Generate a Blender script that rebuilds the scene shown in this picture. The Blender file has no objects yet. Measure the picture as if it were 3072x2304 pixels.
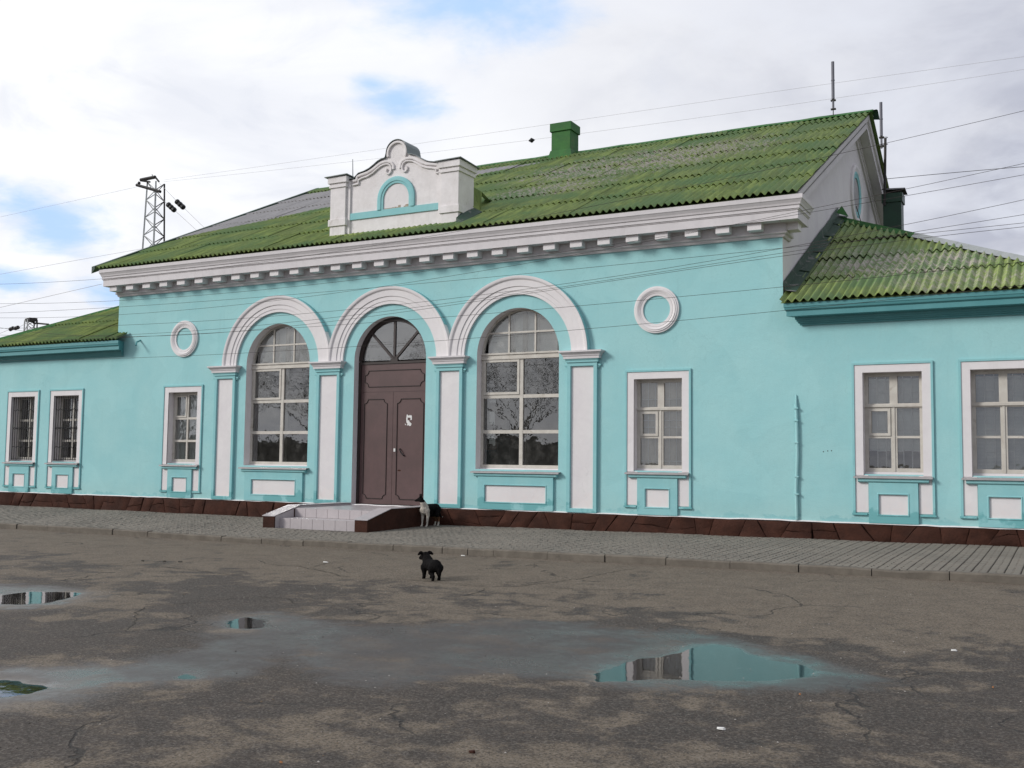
import bpy, bmesh, math, random
import numpy as np
from mathutils import Vector, Matrix, noise
random.seed(7)
R = math.radians
sc = bpy.context.scene
col = sc.collection

# ------------------------------------------------------------------ camera, sky, sun, exposure
F_PX, CAM, YAW, PITCH, ROLL = 3123.3, Vector((14.1104, -20.2201, 1.58)), -0.491394, 0.0741109, 0.011647
_f = Vector((math.sin(YAW) * math.cos(PITCH), math.cos(YAW) * math.cos(PITCH), math.sin(PITCH)))
_r = Vector((math.cos(YAW), -math.sin(YAW), 0))
_u = _r.cross(_f)
CR = math.cos(ROLL) * _r + math.sin(ROLL) * _u
CU = -math.sin(ROLL) * _r + math.cos(ROLL) * _u
cam = bpy.data.objects.new('camera', bpy.data.cameras.new('camera'))
col.objects.link(cam)
cam.matrix_world = Matrix(((CR.x, CU.x, -_f.x, CAM.x), (CR.y, CU.y, -_f.y, CAM.y), (CR.z, CU.z, -_f.z, CAM.z), (0, 0, 0, 1)))
cam.data.sensor_width = 36
cam.data.lens = F_PX / 3072 * 36
cam.data.clip_end = 3000
sc.camera = cam
sc.view_settings.view_transform = 'Standard'
sc.view_settings.look = 'None'
sc.view_settings.gamma = 1
sc.view_settings.use_curve_mapping = False
sc.view_settings.exposure = 0.20
SUN_DIR = Vector((-0.66, -0.66, 0.50)).normalized()
sun = bpy.data.objects.new('sun', bpy.data.lights.new('sun', 'SUN'))
col.objects.link(sun)
sun.data.energy = 2.15
sun.data.angle = R(16)
sun.data.color = (1.0, 0.97, 0.93)
sun.rotation_euler = (-SUN_DIR).to_track_quat('-Z', 'Y').to_euler()


def ray(px, py):
    return (_f + CR * ((px - 1536) / F_PX) - CU * ((py - 1152) / F_PX))


def on_y(px, py, Y):
    d = ray(px, py)
    return CAM + d * ((Y - CAM.y) / d.y)


def on_z(px, py, Z):
    d = ray(px, py)
    return CAM + d * ((Z - CAM.z) / d.z)


# ------------------------------------------------------------------ node helper
class NT:
    def __init__(s, tree):
        s.t = tree
        s.n = tree.nodes
        s.l = tree.links

    def node(s, typ, **kw):
        n = s.n.new(typ)
        for k, v in kw.items():
            if k.startswith('i_'):
                key = k[2:]
                key = int(key) if key.isdigit() else key.replace('_', ' ')
                if hasattr(v, 'is_output') or isinstance(v, bpy.types.NodeSocket):
                    s.l.new(v, n.inputs[key])
                else:
                    n.inputs[key].default_value = v
            else:
                setattr(n, k, v)
        return n

    def math(s, op, a, b=0.0, c=None, clamp=False):
        n = s.n.new('ShaderNodeMath')
        n.operation = op
        n.use_clamp = clamp
        for i, v in enumerate((a, b) if c is None else (a, b, c)):
            if isinstance(v, bpy.types.NodeSocket):
                s.l.new(v, n.inputs[i])
            else:
                n.inputs[i].default_value = v
        return n.outputs[0]

    def mix(s, fac, a, b, mode='MIX'):
        n = s.n.new('ShaderNodeMix')
        n.data_type = 'RGBA'
        n.blend_type = mode
        for i, v in ((0, fac), (6, a), (7, b)):
            if isinstance(v, bpy.types.NodeSocket):
                s.l.new(v, n.inputs[i])
            elif i == 0:
                n.inputs[0].default_value = v
            else:
                n.inputs[i].default_value = (*v, 1) if len(v) == 3 else v
        return n.outputs[2]

    def noise(s, vec, scale, detail=4, rough=0.55, dist=0.0):
        n = s.node('ShaderNodeTexNoise')
        n.inputs['Scale'].default_value = scale
        n.inputs['Detail'].default_value = detail
        n.inputs['Roughness'].default_value = rough
        n.inputs['Distortion'].default_value = dist
        if vec is not None:
            s.l.new(vec, n.inputs['Vector'])
        return n.outputs['Fac']

    def ramp(s, v, lo, hi, a=0.0, b=1.0):
        n = s.n.new('ShaderNodeMapRange')
        n.interpolation_type = 'SMOOTHSTEP'
        s.l.new(v, n.inputs[0])
        n.inputs[1].default_value = lo
        n.inputs[2].default_value = hi
        n.inputs[3].default_value = a
        n.inputs[4].default_value = b
        return n.outputs[0]

    def blob(s, pos, c, r):
        """soft ellipsoid around c with radii r: 1 inside, 0 outside"""
        a = s.n.new('ShaderNodeVectorMath')
        a.operation = 'SUBTRACT'
        s.l.new(pos, a.inputs[0])
        a.inputs[1].default_value = c
        b = s.n.new('ShaderNodeVectorMath')
        b.operation = 'DIVIDE'
        s.l.new(a.outputs[0], b.inputs[0])
        b.inputs[1].default_value = r
        d = s.n.new('ShaderNodeVectorMath')
        d.operation = 'LENGTH'
        s.l.new(b.outputs[0], d.inputs[0])
        return d.outputs['Value']


# ------------------------------------------------------------------ world: Nishita sky with cloud cover
world = bpy.data.worlds.new('World')
sc.world = world
world.use_nodes = True
W = NT(world.node_tree)
W.n.clear()
sky = W.node('ShaderNodeTexSky')
sky.sky_type = 'NISHITA'
sky.sun_disc = False
sky.sun_elevation = math.asin(SUN_DIR.z)
sky.sun_rotation = math.atan2(SUN_DIR.x, SUN_DIR.y)
tc = W.node('ShaderNodeTexCoord')
gen = tc.outputs['Generated']
sep = W.node('ShaderNodeSeparateXYZ')
W.l.new(gen, sep.inputs[0])
# cloud plane projection: direction / (z + 0.25)
den = W.math('ADD', W.math('MAXIMUM', sep.outputs[2], 0.0), 0.22)
cx_ = W.math('DIVIDE', sep.outputs[0], den)
cy_ = W.math('DIVIDE', sep.outputs[1], den)
cmb = W.node('ShaderNodeCombineXYZ')
W.l.new(cx_, cmb.inputs[0])
W.l.new(cy_, cmb.inputs[1])
cv = cmb.outputs[0]
n1 = W.noise(cv, 1.6, 7, 0.55, 0.4)
n2 = W.noise(cv, 5.0, 6, 0.6, 0.2)
n3 = W.noise(cv, 0.8, 3, 0.5)


def dirv(px, py):
    return ray(px, py).normalized()


hole = None
for (px, py, rr) in ((1410, 15, 0.052), (1490, 0, 0.045), (1190, 300, 0.024), (1120, 255, 0.016), (60, 590, 0.028), (160, 650, 0.030), (200, 705, 0.026), (350, 880, 0.018), (20, 850, 0.016)):
    d = dirv(px, py)
    L = W.blob(gen, tuple(d), (rr * 1.2, rr * 1.2, rr * 0.55))
    h = W.ramp(W.math('ADD', L, W.math('MULTIPLY', W.math('SUBTRACT', n2, 0.5), 4.0)), 1.9, 0.1)
    hole = h if hole is None else W.math('MAXIMUM', hole, h)
gen_hole = W.ramp(n1, 0.34, 0.24)
# patches of blue elsewhere in the sky: only a few
cover = W.math('SUBTRACT', 1.0, W.math('MAXIMUM', W.math('MULTIPLY', hole, 0.75), W.math('MULTIPLY', gen_hole, 0.30)), clamp=True)
# cloud brightness: bright white, shading to blue grey on the thicker side (to the right, +x)
shade = W.ramp(W.math('ADD', W.math('ADD', sep.outputs[0], W.math('MULTIPLY', W.math('SUBTRACT', n3, 0.5), 0.5)), W.math('MULTIPLY', W.math('SUBTRACT', n1, 0.5), 0.55)), -0.62, 0.10)
ccol = W.mix(shade, (9.0, 9.1, 9.35), (4.3, 4.5, 5.35))
ccol = W.mix(W.ramp(n2, 0.35, 0.75, 0.0, 0.28), ccol, (9.2, 9.25, 9.4))
ccol = W.mix(W.ramp(n1, 0.38, 0.58, 0.65, 0.0), ccol, (6.9, 7.15, 7.9))
n4 = W.noise(cv, 2.6, 8, 0.6, 0.7)
ccol = W.mix(W.ramp(n4, 0.46, 0.30, 0.0, 0.55), ccol, (6.6, 6.9, 7.7))
skyc = W.mix(0.92, sky.outputs[0], (3.4, 5.9, 9.8))
full = W.mix(cover, skyc, ccol)
bg = W.node('ShaderNodeBackground')
W.l.new(full, bg.inputs[0])
bg.inputs[1].default_value = 0.1
wo = W.node('ShaderNodeOutputWorld')
W.l.new(bg.outputs[0], wo.inputs[0])


# ------------------------------------------------------------------ materials
def new_mat(name):
    m = bpy.data.materials.new(name)
    m.use_nodes = True
    N = NT(m.node_tree)
    N.n.clear()
    out = N.node('ShaderNodeOutputMaterial')
    b = N.node('ShaderNodeBsdfPrincipled')
    N.l.new(b.outputs[0], out.inputs[0])
    geo = N.node('ShaderNodeNewGeometry')
    return m, N, b, out, geo.outputs['Position']


def setc(N, b, sock, v):
    if isinstance(v, bpy.types.NodeSocket):
        N.l.new(v, b.inputs[sock])
    else:
        b.inputs[sock].default_value = v


def bump(N, b, h, strength=0.3, dist=0.01):
    n = N.node('ShaderNodeBump')
    n.inputs['Strength'].default_value = strength
    n.inputs['Distance'].default_value = dist
    N.l.new(h, n.inputs['Height'])
    N.l.new(n.outputs[0], b.inputs['Normal'])


def paint(name, c, c2=None, s1=1.2, rough=0.75, bs=60, bst=0.25, bd=0.004, dirt=None, dirt_lo=0.62, dirt_hi=0.78, s2=9, spec=0.3, low=None, streak=0.0, amount=1.0, hair=0.0):
    m, N, b, out, pos = new_mat(name)
    c2 = c2 or tuple(x * 0.88 for x in c)
    base = N.mix(N.ramp(N.noise(pos, s1, 5, 0.6), 0.32, 0.68), c, c2)
    fine = N.noise(pos, s2, 5, 0.65)
    base = N.mix(N.ramp(fine, 0.3, 0.75, 0.0, 0.35), base, tuple(x * 0.86 for x in c2))
    if dirt:
        base = N.mix(N.math('MULTIPLY', N.ramp(N.noise(pos, 2.6, 8, 0.7, 0.6), dirt_lo, dirt_hi), amount), base, dirt)
    if streak:
        mp = N.node('ShaderNodeMapping')
        mp.inputs['Scale'].default_value = (7, 7, 0.5)
        N.l.new(pos, mp.inputs[0])
        base = N.mix(N.ramp(N.noise(mp.outputs[0], 1.0, 5, 0.6), 0.55, 0.8, 0.0, streak), base, tuple(x * 0.6 for x in c2))
    if hair:
        vc = N.node('ShaderNodeTexVoronoi')
        vc.feature = 'DISTANCE_TO_EDGE'
        vc.inputs['Scale'].default_value = 1.1
        nz = N.node('ShaderNodeTexNoise')
        nz.inputs['Scale'].default_value = 2.5
        nz.inputs['Detail'].default_value = 7
        N.l.new(pos, nz.inputs['Vector'])
        va = N.node('ShaderNodeVectorMath')
        va.operation = 'ADD'
        N.l.new(pos, va.inputs[0])
        N.l.new(nz.outputs['Color'], va.inputs[1])
        N.l.new(va.outputs[0], vc.inputs['Vector'])
        ck = N.math('MULTIPLY', N.ramp(vc.outputs['Distance'], 0.012, 0.002), N.ramp(N.noise(pos, 0.45, 3), 0.50, 0.62, 0.0, hair))
        base = N.mix(ck, base, tuple(x * 0.45 for x in c2))
        # broad patch repairs of slightly different tone, splash dirt at the foot
        base = N.mix(N.ramp(N.noise(pos, 0.55, 2, 0.4, 1.5), 0.56, 0.575, 0.0, 0.22), base, tuple(min(1, x * 1.09) for x in c2))
        sz = N.node('ShaderNodeSeparateXYZ')
        N.l.new(pos, sz.inputs[0])
        foot = N.math('MULTIPLY', N.ramp(N.math('ADD', sz.outputs[2], N.math('MULTIPLY', N.math('SUBTRACT', fine, 0.5), 0.9)), 1.05, 0.45), 0.30)
        base = N.mix(foot, base, (c2[0] * 0.95, c2[1] * 0.78, c2[2] * 0.72))
    if low:  # (colour, z0, z1): repainted / splashed zone near the foot of the wall, ragged edge
        sp = N.node('ShaderNodeSeparateXYZ')
        N.l.new(pos, sp.inputs[0])
        zz = N.math('ADD', sp.outputs[2], N.math('MULTIPLY', N.math('SUBTRACT', N.noise(pos, 3.0, 6, 0.7), 0.5), 0.55))
        k = N.math('MULTIPLY', N.ramp(zz, low[2], low[1]), N.ramp(N.noise(pos, 1.1, 5, 0.65), 0.44, 0.50))
        base = N.mix(k, base, low[0])
    setc(N, b, 'Base Color', base)
    b.inputs['Roughness'].default_value = rough
    b.inputs['Specular IOR Level'].default_value = spec
    h = N.math('ADD', N.noise(pos, bs, 6, 0.7), N.math('MULTIPLY', N.noise(pos, bs / 14, 3), 2.0))
    bump(N, b, h, bst, bd)
    return m


M = {}
M['teal'] = paint('turquoise wall paint', (0.290, 0.555, 0.570), (0.335, 0.590, 0.595), 0.9, 0.85, 45, 0.6, 0.008, s2=22, low=((0.24, 0.47, 0.48), 0.56, 0.62), streak=0.16, spec=0.15, hair=0.16)
M['teal_trim'] = paint('turquoise trim paint', (0.235, 0.500, 0.520), (0.275, 0.530, 0.540), 2.0, 0.8, 50, 0.5, 0.006, streak=0.14, low=((0.15, 0.385, 0.395), 0.72, 0.78), spec=0.2)
M['teal_dark'] = paint('deep turquoise gloss paint', (0.072, 0.250, 0.265), (0.090, 0.28, 0.295), 2.5, 0.5, 60, 0.25, 0.003, dirt=(0.05, 0.19, 0.2), spec=0.4)
M['white'] = paint('white lime paint', (0.675, 0.645, 0.65), (0.71, 0.685, 0.68), 1.6, 0.85, 60, 0.35, 0.004, dirt=(0.46, 0.40, 0.34), dirt_lo=0.62, dirt_hi=0.84, amount=0.5, spec=0.2, streak=0.12, hair=0.12)
M['white_old'] = paint('peeling white plaster', (0.76, 0.73, 0.725), (0.68, 0.65, 0.64), 2.6, 0.9, 40, 0.6, 0.008, dirt=(0.36, 0.32, 0.27), dirt_lo=0.58, dirt_hi=0.75, amount=0.7, spec=0.15, streak=0.35)
M['cornice'] = paint('greyish white cornice paint', (0.66, 0.63, 0.635), (0.60, 0.575, 0.58), 1.4, 0.85, 50, 0.4, 0.004, dirt=(0.36, 0.36, 0.31), dirt_lo=0.58, dirt_hi=0.8, amount=0.5, spec=0.2, streak=0.3)
M['frame'] = paint('weathered white window paint', (0.56, 0.535, 0.48), (0.48, 0.45, 0.40), 5, 0.6, 80, 0.35, 0.003, dirt=(0.30, 0.26, 0.2), dirt_lo=0.6, dirt_hi=0.72, amount=0.8, spec=0.35)
M['sill'] = paint('grey galvanised sill', (0.36, 0.34, 0.34), (0.30, 0.285, 0.285), 4, 0.5, 50, 0.3, 0.004, spec=0.4)
M['brown_stone'] = paint('brown painted rubble stone', (0.066, 0.027, 0.018), (0.040, 0.018, 0.013), 3.0, 0.8, 30, 0.8, 0.02, dirt=(0.055, 0.035, 0.026), dirt_lo=0.6, dirt_hi=0.8, spec=0.12)
M['mortar'] = paint('dark brown mortar', (0.042, 0.019, 0.014), None, 3.0, 0.95, 30, 0.7, 0.02, spec=0.1)
M['door'] = paint('brown painted steel', (0.098, 0.055, 0.053), (0.078, 0.045, 0.043), 1.7, 0.5, 90, 0.12, 0.002, dirt=(0.05, 0.035, 0.03), dirt_lo=0.6, dirt_hi=0.85, spec=0.4, streak=0.3)
M['door_dark'] = paint('dark brown steel moulding', (0.030, 0.019, 0.017), (0.022, 0.014, 0.012), 3, 0.45, 60, 0.1, 0.002, spec=0.4)
M['black_iron'] = paint('black iron', (0.012, 0.012, 0.013), None, 5, 0.5, 60, 0.1, 0.002, spec=0.4)
M['bar_white'] = paint('white painted bars', (0.82, 0.82, 0.80), None, 5, 0.5, 60, 0.1, 0.002)
M['tile'] = paint('pinkish white glazed tile', (0.45, 0.41, 0.415), (0.41, 0.375, 0.38), 2.0, 0.38, 60, 0.08, 0.002, dirt=(0.3, 0.26, 0.23), dirt_lo=0.62, dirt_hi=0.8, amount=0.6, spec=0.5)
M['grout'] = paint('dark grout', (0.10, 0.085, 0.08), None, 3, 0.95, 60, 0.3, 0.003)
M['kerb'] = paint('weathered concrete kerb', (0.165, 0.145, 0.118), (0.115, 0.10, 0.082), 3, 0.9, 50, 0.6, 0.01, dirt=(0.06, 0.055, 0.045), dirt_lo=0.55, dirt_hi=0.75, amount=0.7, streak=0.4)
M['tin_green'] = paint('green painted tin', (0.042, 0.150, 0.034), (0.030, 0.110, 0.030), 3, 0.55, 40, 0.2, 0.004, dirt=(0.09, 0.12, 0.04), dirt_lo=0.55, dirt_hi=0.75, spec=0.15)
M['tin_dark'] = paint('dark green tin', (0.018, 0.060, 0.035), (0.014, 0.04, 0.026), 3, 0.45, 40, 0.2, 0.004, spec=0.4)
M['tin_flash'] = paint('worn green flashing', (0.018, 0.055, 0.034), (0.028, 0.060, 0.038), 3.2, 0.55, 30, 0.4, 0.008, dirt=(0.17, 0.165, 0.16), dirt_lo=0.56, dirt_hi=0.64, spec=0.4)
M['tin_grey'] = paint('bare grey tin', (0.30, 0.32, 0.32), (0.24, 0.26, 0.26), 3, 0.4, 40, 0.2, 0.004, dirt=(0.10, 0.14, 0.08), dirt_lo=0.6, dirt_hi=0.7, spec=0.5)
M['tin_capgrey'] = paint('blue grey tin', (0.17, 0.20, 0.20), (0.13, 0.16, 0.16), 3, 0.45, 40, 0.2, 0.004, spec=0.5)
M['aerial'] = paint('grey plastic radome', (0.16, 0.16, 0.19), None, 3, 0.5, 40, 0.1, 0.002)
M['steel_pale'] = paint('galvanised lattice steel', (0.62, 0.63, 0.62), (0.42, 0.43, 0.42), 2, 0.5, 40, 0.1, 0.002)
M['steel_dark'] = paint('dark steel for rust and shaded sides', (0.035, 0.032, 0.03), None, 2, 0.6, 40, 0.1, 0.002)
M['wire'] = paint('weathered wire', (0.055, 0.045, 0.04), (0.03, 0.026, 0.024), 2, 0.5, 40, 0.1, 0.002)
M['wire_thin'] = paint('thin pale wire', (0.45, 0.43, 0.43), None, 2, 0.5, 40, 0.1, 0.002)
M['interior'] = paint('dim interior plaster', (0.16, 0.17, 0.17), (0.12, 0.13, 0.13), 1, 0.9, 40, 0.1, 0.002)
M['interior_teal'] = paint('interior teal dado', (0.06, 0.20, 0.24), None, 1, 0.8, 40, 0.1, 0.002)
M['curtain'] = paint('beige curtain cloth', (0.70, 0.64, 0.55), (0.56, 0.50, 0.42), 3, 0.9, 80, 0.2, 0.004)
M['blind'] = paint('pale slatted blind', (0.80, 0.82, 0.80), None, 1, 0.6, 80, 0.1, 0.002)
M['paper'] = paint('white paper scrap', (0.72, 0.72, 0.70), None, 8, 0.8, 80, 0.1, 0.002)
M['bark'] = paint('grey brown bark', (0.055, 0.045, 0.038), None, 3, 0.9, 30, 0.5, 0.01)
M['butt'] = paint('orange paper', (0.34, 0.16, 0.07), None, 8, 0.8, 80, 0.1, 0.002)


def glass_mat(name, boost=3.8, tint=(0.82, 0.86, 0.85), haze=(0.03, 0.13)):
    m, N, b, out, pos = new_mat(name)
    N.n.remove(b)
    fr = N.node('ShaderNodeFresnel')
    fr.inputs[0].default_value = 1.5
    gl = N.node('ShaderNodeBsdfGlossy')
    gl.inputs['Roughness'].default_value = 0.0
    gl.inputs['Color'].default_value = (0.95, 0.95, 0.95, 1)
    bp = N.node('ShaderNodeBump')
    bp.inputs['Strength'].default_value = 0.06
    bp.inputs['Distance'].default_value = 0.02
    N.l.new(N.noise(pos, 2.2, 3, 0.5), bp.inputs['Height'])
    N.l.new(bp.outputs[0], gl.inputs['Normal'])
    tr = N.node('ShaderNodeBsdfTransparent')
    tr.inputs[0].default_value = (*tint, 1)
    df = N.node('ShaderNodeBsdfDiffuse')
    df.inputs[0].default_value = (0.55, 0.54, 0.50, 1)
    dust_haze = N.node('ShaderNodeMixShader')
    N.l.new(N.ramp(N.noise(pos, 5, 6, 0.7), 0.4, 0.8, *haze), dust_haze.inputs[0])
    N.l.new(tr.outputs[0], dust_haze.inputs[1])
    N.l.new(df.outputs[0], dust_haze.inputs[2])
    mx = N.node('ShaderNodeMixShader')
    N.l.new(N.math('MULTIPLY', fr.outputs[0], boost, clamp=True), mx.inputs[0])
    N.l.new(dust_haze.outputs[0], mx.inputs[1])
    N.l.new(gl.outputs[0], mx.inputs[2])
    N.l.new(mx.outputs[0], out.inputs[0])
    return m


M['glass'] = glass_mat('window glass')
M['glass_door'] = glass_mat('fanlight glass', 5.0)
M['glass_pale_haze'] = glass_mat('pale hazed fanlight glass', 3.0, haze=(0.16, 0.34))  # diffuse haze mixed in to make the fanlight panes look brighter


def roof_mat(name, gray_zone=None, lichen=()):
    m, N, b, out, pos = new_mat(name)
    oi = N.node('ShaderNodeObjectInfo')
    rnd = oi.outputs['Random']
    mp = N.node('ShaderNodeMapping')
    mp.inputs['Scale'].default_value = (14, 1.0, 1.0)
    N.l.new(pos, mp.inputs[0])
    st = N.noise(mp.outputs[0], 1.0, 6, 0.65)
    g = N.mix(N.ramp(st, 0.38, 0.62), (0.285, 0.365, 0.108), (0.145, 0.195, 0.062))
    g = N.mix(N.ramp(N.noise(pos, 0.8, 5, 0.6), 0.42, 0.62), g, (0.135, 0.225, 0.088))
    g = N.mix(N.math('MULTIPLY', rnd, 0.35), g, (0.20, 0.24, 0.105))
    g = N.mix(N.ramp(N.noise(pos, 26, 5, 0.7), 0.5, 0.75, 0.0, 0.55), g, (0.115, 0.108, 0.058))
    g = N.mix(N.ramp(N.noise(pos, 60, 3, 0.7), 0.62, 0.74, 0.0, 0.6), g, (0.27, 0.30, 0.20))
    fl = N.noise(mp.outputs[0], 1.7, 9, 0.75, 0.8)
    for (c, r, k) in lichen:
        L = N.blob(pos, c, r)
        z = N.ramp(N.math('ADD', L, N.math('MULTIPLY', N.math('SUBTRACT', fl, 0.5), 3.2)), 1.2, 0.75, 0.0, k)
        fs = N.ramp(N.noise(pos, 5, 8, 0.8, 0.5), 0.46, 0.56)
        g = N.mix(N.math('MULTIPLY', z, fs), g, (0.40, 0.365, 0.315))
    if gray_zone:
        lo, hi = gray_zone   # boundary line in (x, y): unpainted cement above it
        sp = N.node('ShaderNodeSeparateXYZ')
        N.l.new(pos, sp.inputs[0])
        X, Y = sp.outputs[0], sp.outputs[1]
        # lower limit rises to the right, upper limit near the ridge
        low_edge = N.math('SUBTRACT', Y, N.math('MULTIPLY_ADD', X, lo[0], lo[1]))
        up_edge = N.math('SUBTRACT', N.math('MULTIPLY_ADD', X, hi[0], hi[1]), Y)
        wob = N.math('MULTIPLY', N.math('SUBTRACT', N.noise(pos, 1.8, 4), 0.5), 0.5)
        k = N.math('MULTIPLY', N.ramp(N.math('ADD', low_edge, wob), 0.0, 0.12), N.ramp(N.math('ADD', up_edge, wob), 0.0, 0.12))
        k = N.math('MULTIPLY', k, N.ramp(X, 3.0, 2.0))
        gc = N.mix(N.ramp(st, 0.3, 0.7), (0.44, 0.425, 0.415), (0.35, 0.34, 0.33))
        g = N.mix(k, g, gc)
    setc(N, b, 'Base Color', g)
    b.inputs['Roughness'].default_value = 0.68
    b.inputs['Specular IOR Level'].default_value = 0.18
    bump(N, b, N.noise(pos, 70, 6, 0.7), 0.4, 0.004)
    return m


M['roof'] = roof_mat('mossy green roof slate', ((0.52, 6.85), (-0.02, 7.25)),
                     [((4.2, 4.9, 9.4), (3.0, 1.7, 1.6), 1.0), ((3.0, 2.7, 8.3), (1.6, 0.7, 1.5), 0.9), ((6.0, 5.4, 9.6), (2.0, 1.2, 1.5), 0.6)])
M['roof_wing'] = roof_mat('mossy green wing roof slate', None, [((11.4, 1.4, 5.6), (1.6, 0.75, 1.2), 1.0), ((12.4, 0.1, 5.0), (1.3, 0.6, 1.0), 0.6), ((10.4, 2.0, 5.9), (0.9, 0.8, 1.0), 0.5)])


# ------------------------------------------------------------------ mesh helpers
class MB:
    def __init__(s):
        s.v = []
        s.f = []
        s.m = []

    def add(s, vs, fs, mi=0):
        o = len(s.v)
        s.v += [tuple(v) for v in vs]
        s.f += [tuple(i + o for i in f) for f in fs]
        s.m += [mi] * len(fs)
        return s

    def box(s, x0, x1, y0, y1, z0, z1, mi=0):
        return s.add([(x0, y0, z0), (x1, y0, z0), (x1, y1, z0), (x0, y1, z0), (x0, y0, z1), (x1, y0, z1), (x1, y1, z1), (x0, y1, z1)],
                     [(0, 3, 2, 1), (4, 5, 6, 7), (0, 1, 5, 4), (1, 2, 6, 5), (2, 3, 7, 6), (3, 0, 4, 7)], mi)

    def quad(s, a, b, c, d, mi=0):
        return s.add([a, b, c, d], [(0, 1, 2, 3)], mi)

    def sweep(s, rings, close_ring=True, caps=True, mi=0):
        """rings: list of equal-length point lists"""
        n = len(rings[0])
        vs = [p for r in rings for p in r]
        fs = []
        for i in range(len(rings) - 1):
            for j in range(n if close_ring else n - 1):
                k = (j + 1) % n
                fs.append((i * n + j, i * n + k, (i + 1) * n + k, (i + 1) * n + j))
        if caps:
            fs.append(tuple(range(n - 1, -1, -1)))
            fs.append(tuple((len(rings) - 1) * n + j for j in range(n)))
        return s.add(vs, fs, mi)

    def tube(s, pts, r, n=6, mi=0):
        pts = [Vector(p) for p in pts]
        rings = []
        ref = Vector((0, 0, 1)) if abs((pts[-1] - pts[0]).normalized().z) < 0.8 else Vector((1, 0.1, 0))
        for i, p in enumerate(pts):
            t = (pts[min(i + 1, len(pts) - 1)] - pts[max(i - 1, 0)]).normalized()
            a = t.cross(ref)
            if a.length < 0.05:
                a = t.cross(Vector((0.3, 1, 0.2)))
            a.normalize()
            b = t.cross(a)
            rr = r[i] if isinstance(r, (list, tuple)) else r
            rings.append([p + a * math.cos(2 * math.pi * k / n) * rr + b * math.sin(2 * math.pi * k / n) * rr for k in range(n)])
        return s.sweep(rings, mi=mi)

    def profile_x(s, prof, x0, x1, mi=0, mitre0=0.0, mitre1=0.0):
        """closed profile [(y,z)] run along X; mitre: extra x per unit of -y"""
        return s.sweep([[(x0 + mitre0 * y, y, z) for y, z in prof], [(x1 - mitre1 * y, y, z) for y, z in prof]], mi=mi)

    def arc(s, cx, cz, prof, a0=0.0, a1=math.pi, n=40, stilt=0.0, mi=0):
        """closed profile [(r,y)] swept round (cx,cz) in the XZ plane"""
        rings = []
        if stilt:
            rings.append([(cx + r * math.cos(a0), y, cz - stilt) for r, y in prof])
        for i in range(n + 1):
            a = a0 + (a1 - a0) * i / n
            rings.append([(cx + r * math.cos(a), y, cz + r * math.sin(a)) for r, y in prof])
        if stilt:
            rings.append([(cx + r * math.cos(a1), y, cz - stilt) for r, y in prof])
        full = abs(a1 - a0) > 6.28
        return s.sweep(rings, caps=not full, mi=mi)

    def build(s, name, mats, parent=None, smooth=False, bevel=0.0, loc=None, recalc=True):
        me = bpy.data.meshes.new(name)
        me.from_pydata(s.v, [], s.f)
        for m_ in (mats if isinstance(mats, (list, tuple)) else [mats]):
            me.materials.append(m_)
        me.polygons.foreach_set('material_index', s.m)
        bm = bmesh.new()
        bm.from_mesh(me)
        if recalc:
            bmesh.ops.recalc_face_normals(bm, faces=bm.faces)
        bm.to_mesh(me)
        bm.free()
        if smooth:
            me.polygons.foreach_set('use_smooth', [True] * len(me.polygons))
            me.set_sharp_from_angle(angle=R(40))
        me.update()
        o = bpy.data.objects.new(name, me)
        col.objects.link(o)
        if loc:
            o.location = loc
        if parent:
            o.parent = parent
        if bevel:
            bv = o.modifiers.new('b', 'BEVEL')
            bv.width = bevel
            bv.segments = 2
            bv.limit_method = 'ANGLE'
        return o


def tag(o, label=None, cat=None, group=None, kind=None):
    for k, v in (('label', label), ('category', cat), ('group', group), ('kind', kind)):
        if v:
            o[k] = v
    return o


def empty(name, loc=(0, 0, 0), parent=None):
    o = bpy.data.objects.new(name, None)
    col.objects.link(o)
    o.location = loc
    o.empty_display_size = 0.2
    if parent:
        o.parent = parent
    return o


def inst(me, name, parent, loc=(0, 0, 0), rot=(0, 0, 0), scale=(1, 1, 1)):
    o = bpy.data.objects.new(name, me)
    col.objects.link(o)
    o.parent = parent
    o.location = loc
    o.rotation_euler = rot
    o.scale = scale
    return o


def g_rise(x):
    return 0.0065 * max(0.0, x) if x < 16 else 0.104


def sstep(a, b, x):
    t = min(1, max(0, (x - a) / (b - a)))
    return t * t * (3 - 2 * t)


# ------------------------------------------------------------------ ground: asphalt yard
ASPH = -0.03
def px_ground(pts, z=ASPH):
    return [on_z(x, y, z) for x, y in pts]


# puddles as (centre, half axes, angle) in plan, plus wide damp areas
def poly_info(pts):
    P_ = np.array([(p.x, p.y) for p in px_ground(pts)])
    return P_


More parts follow.
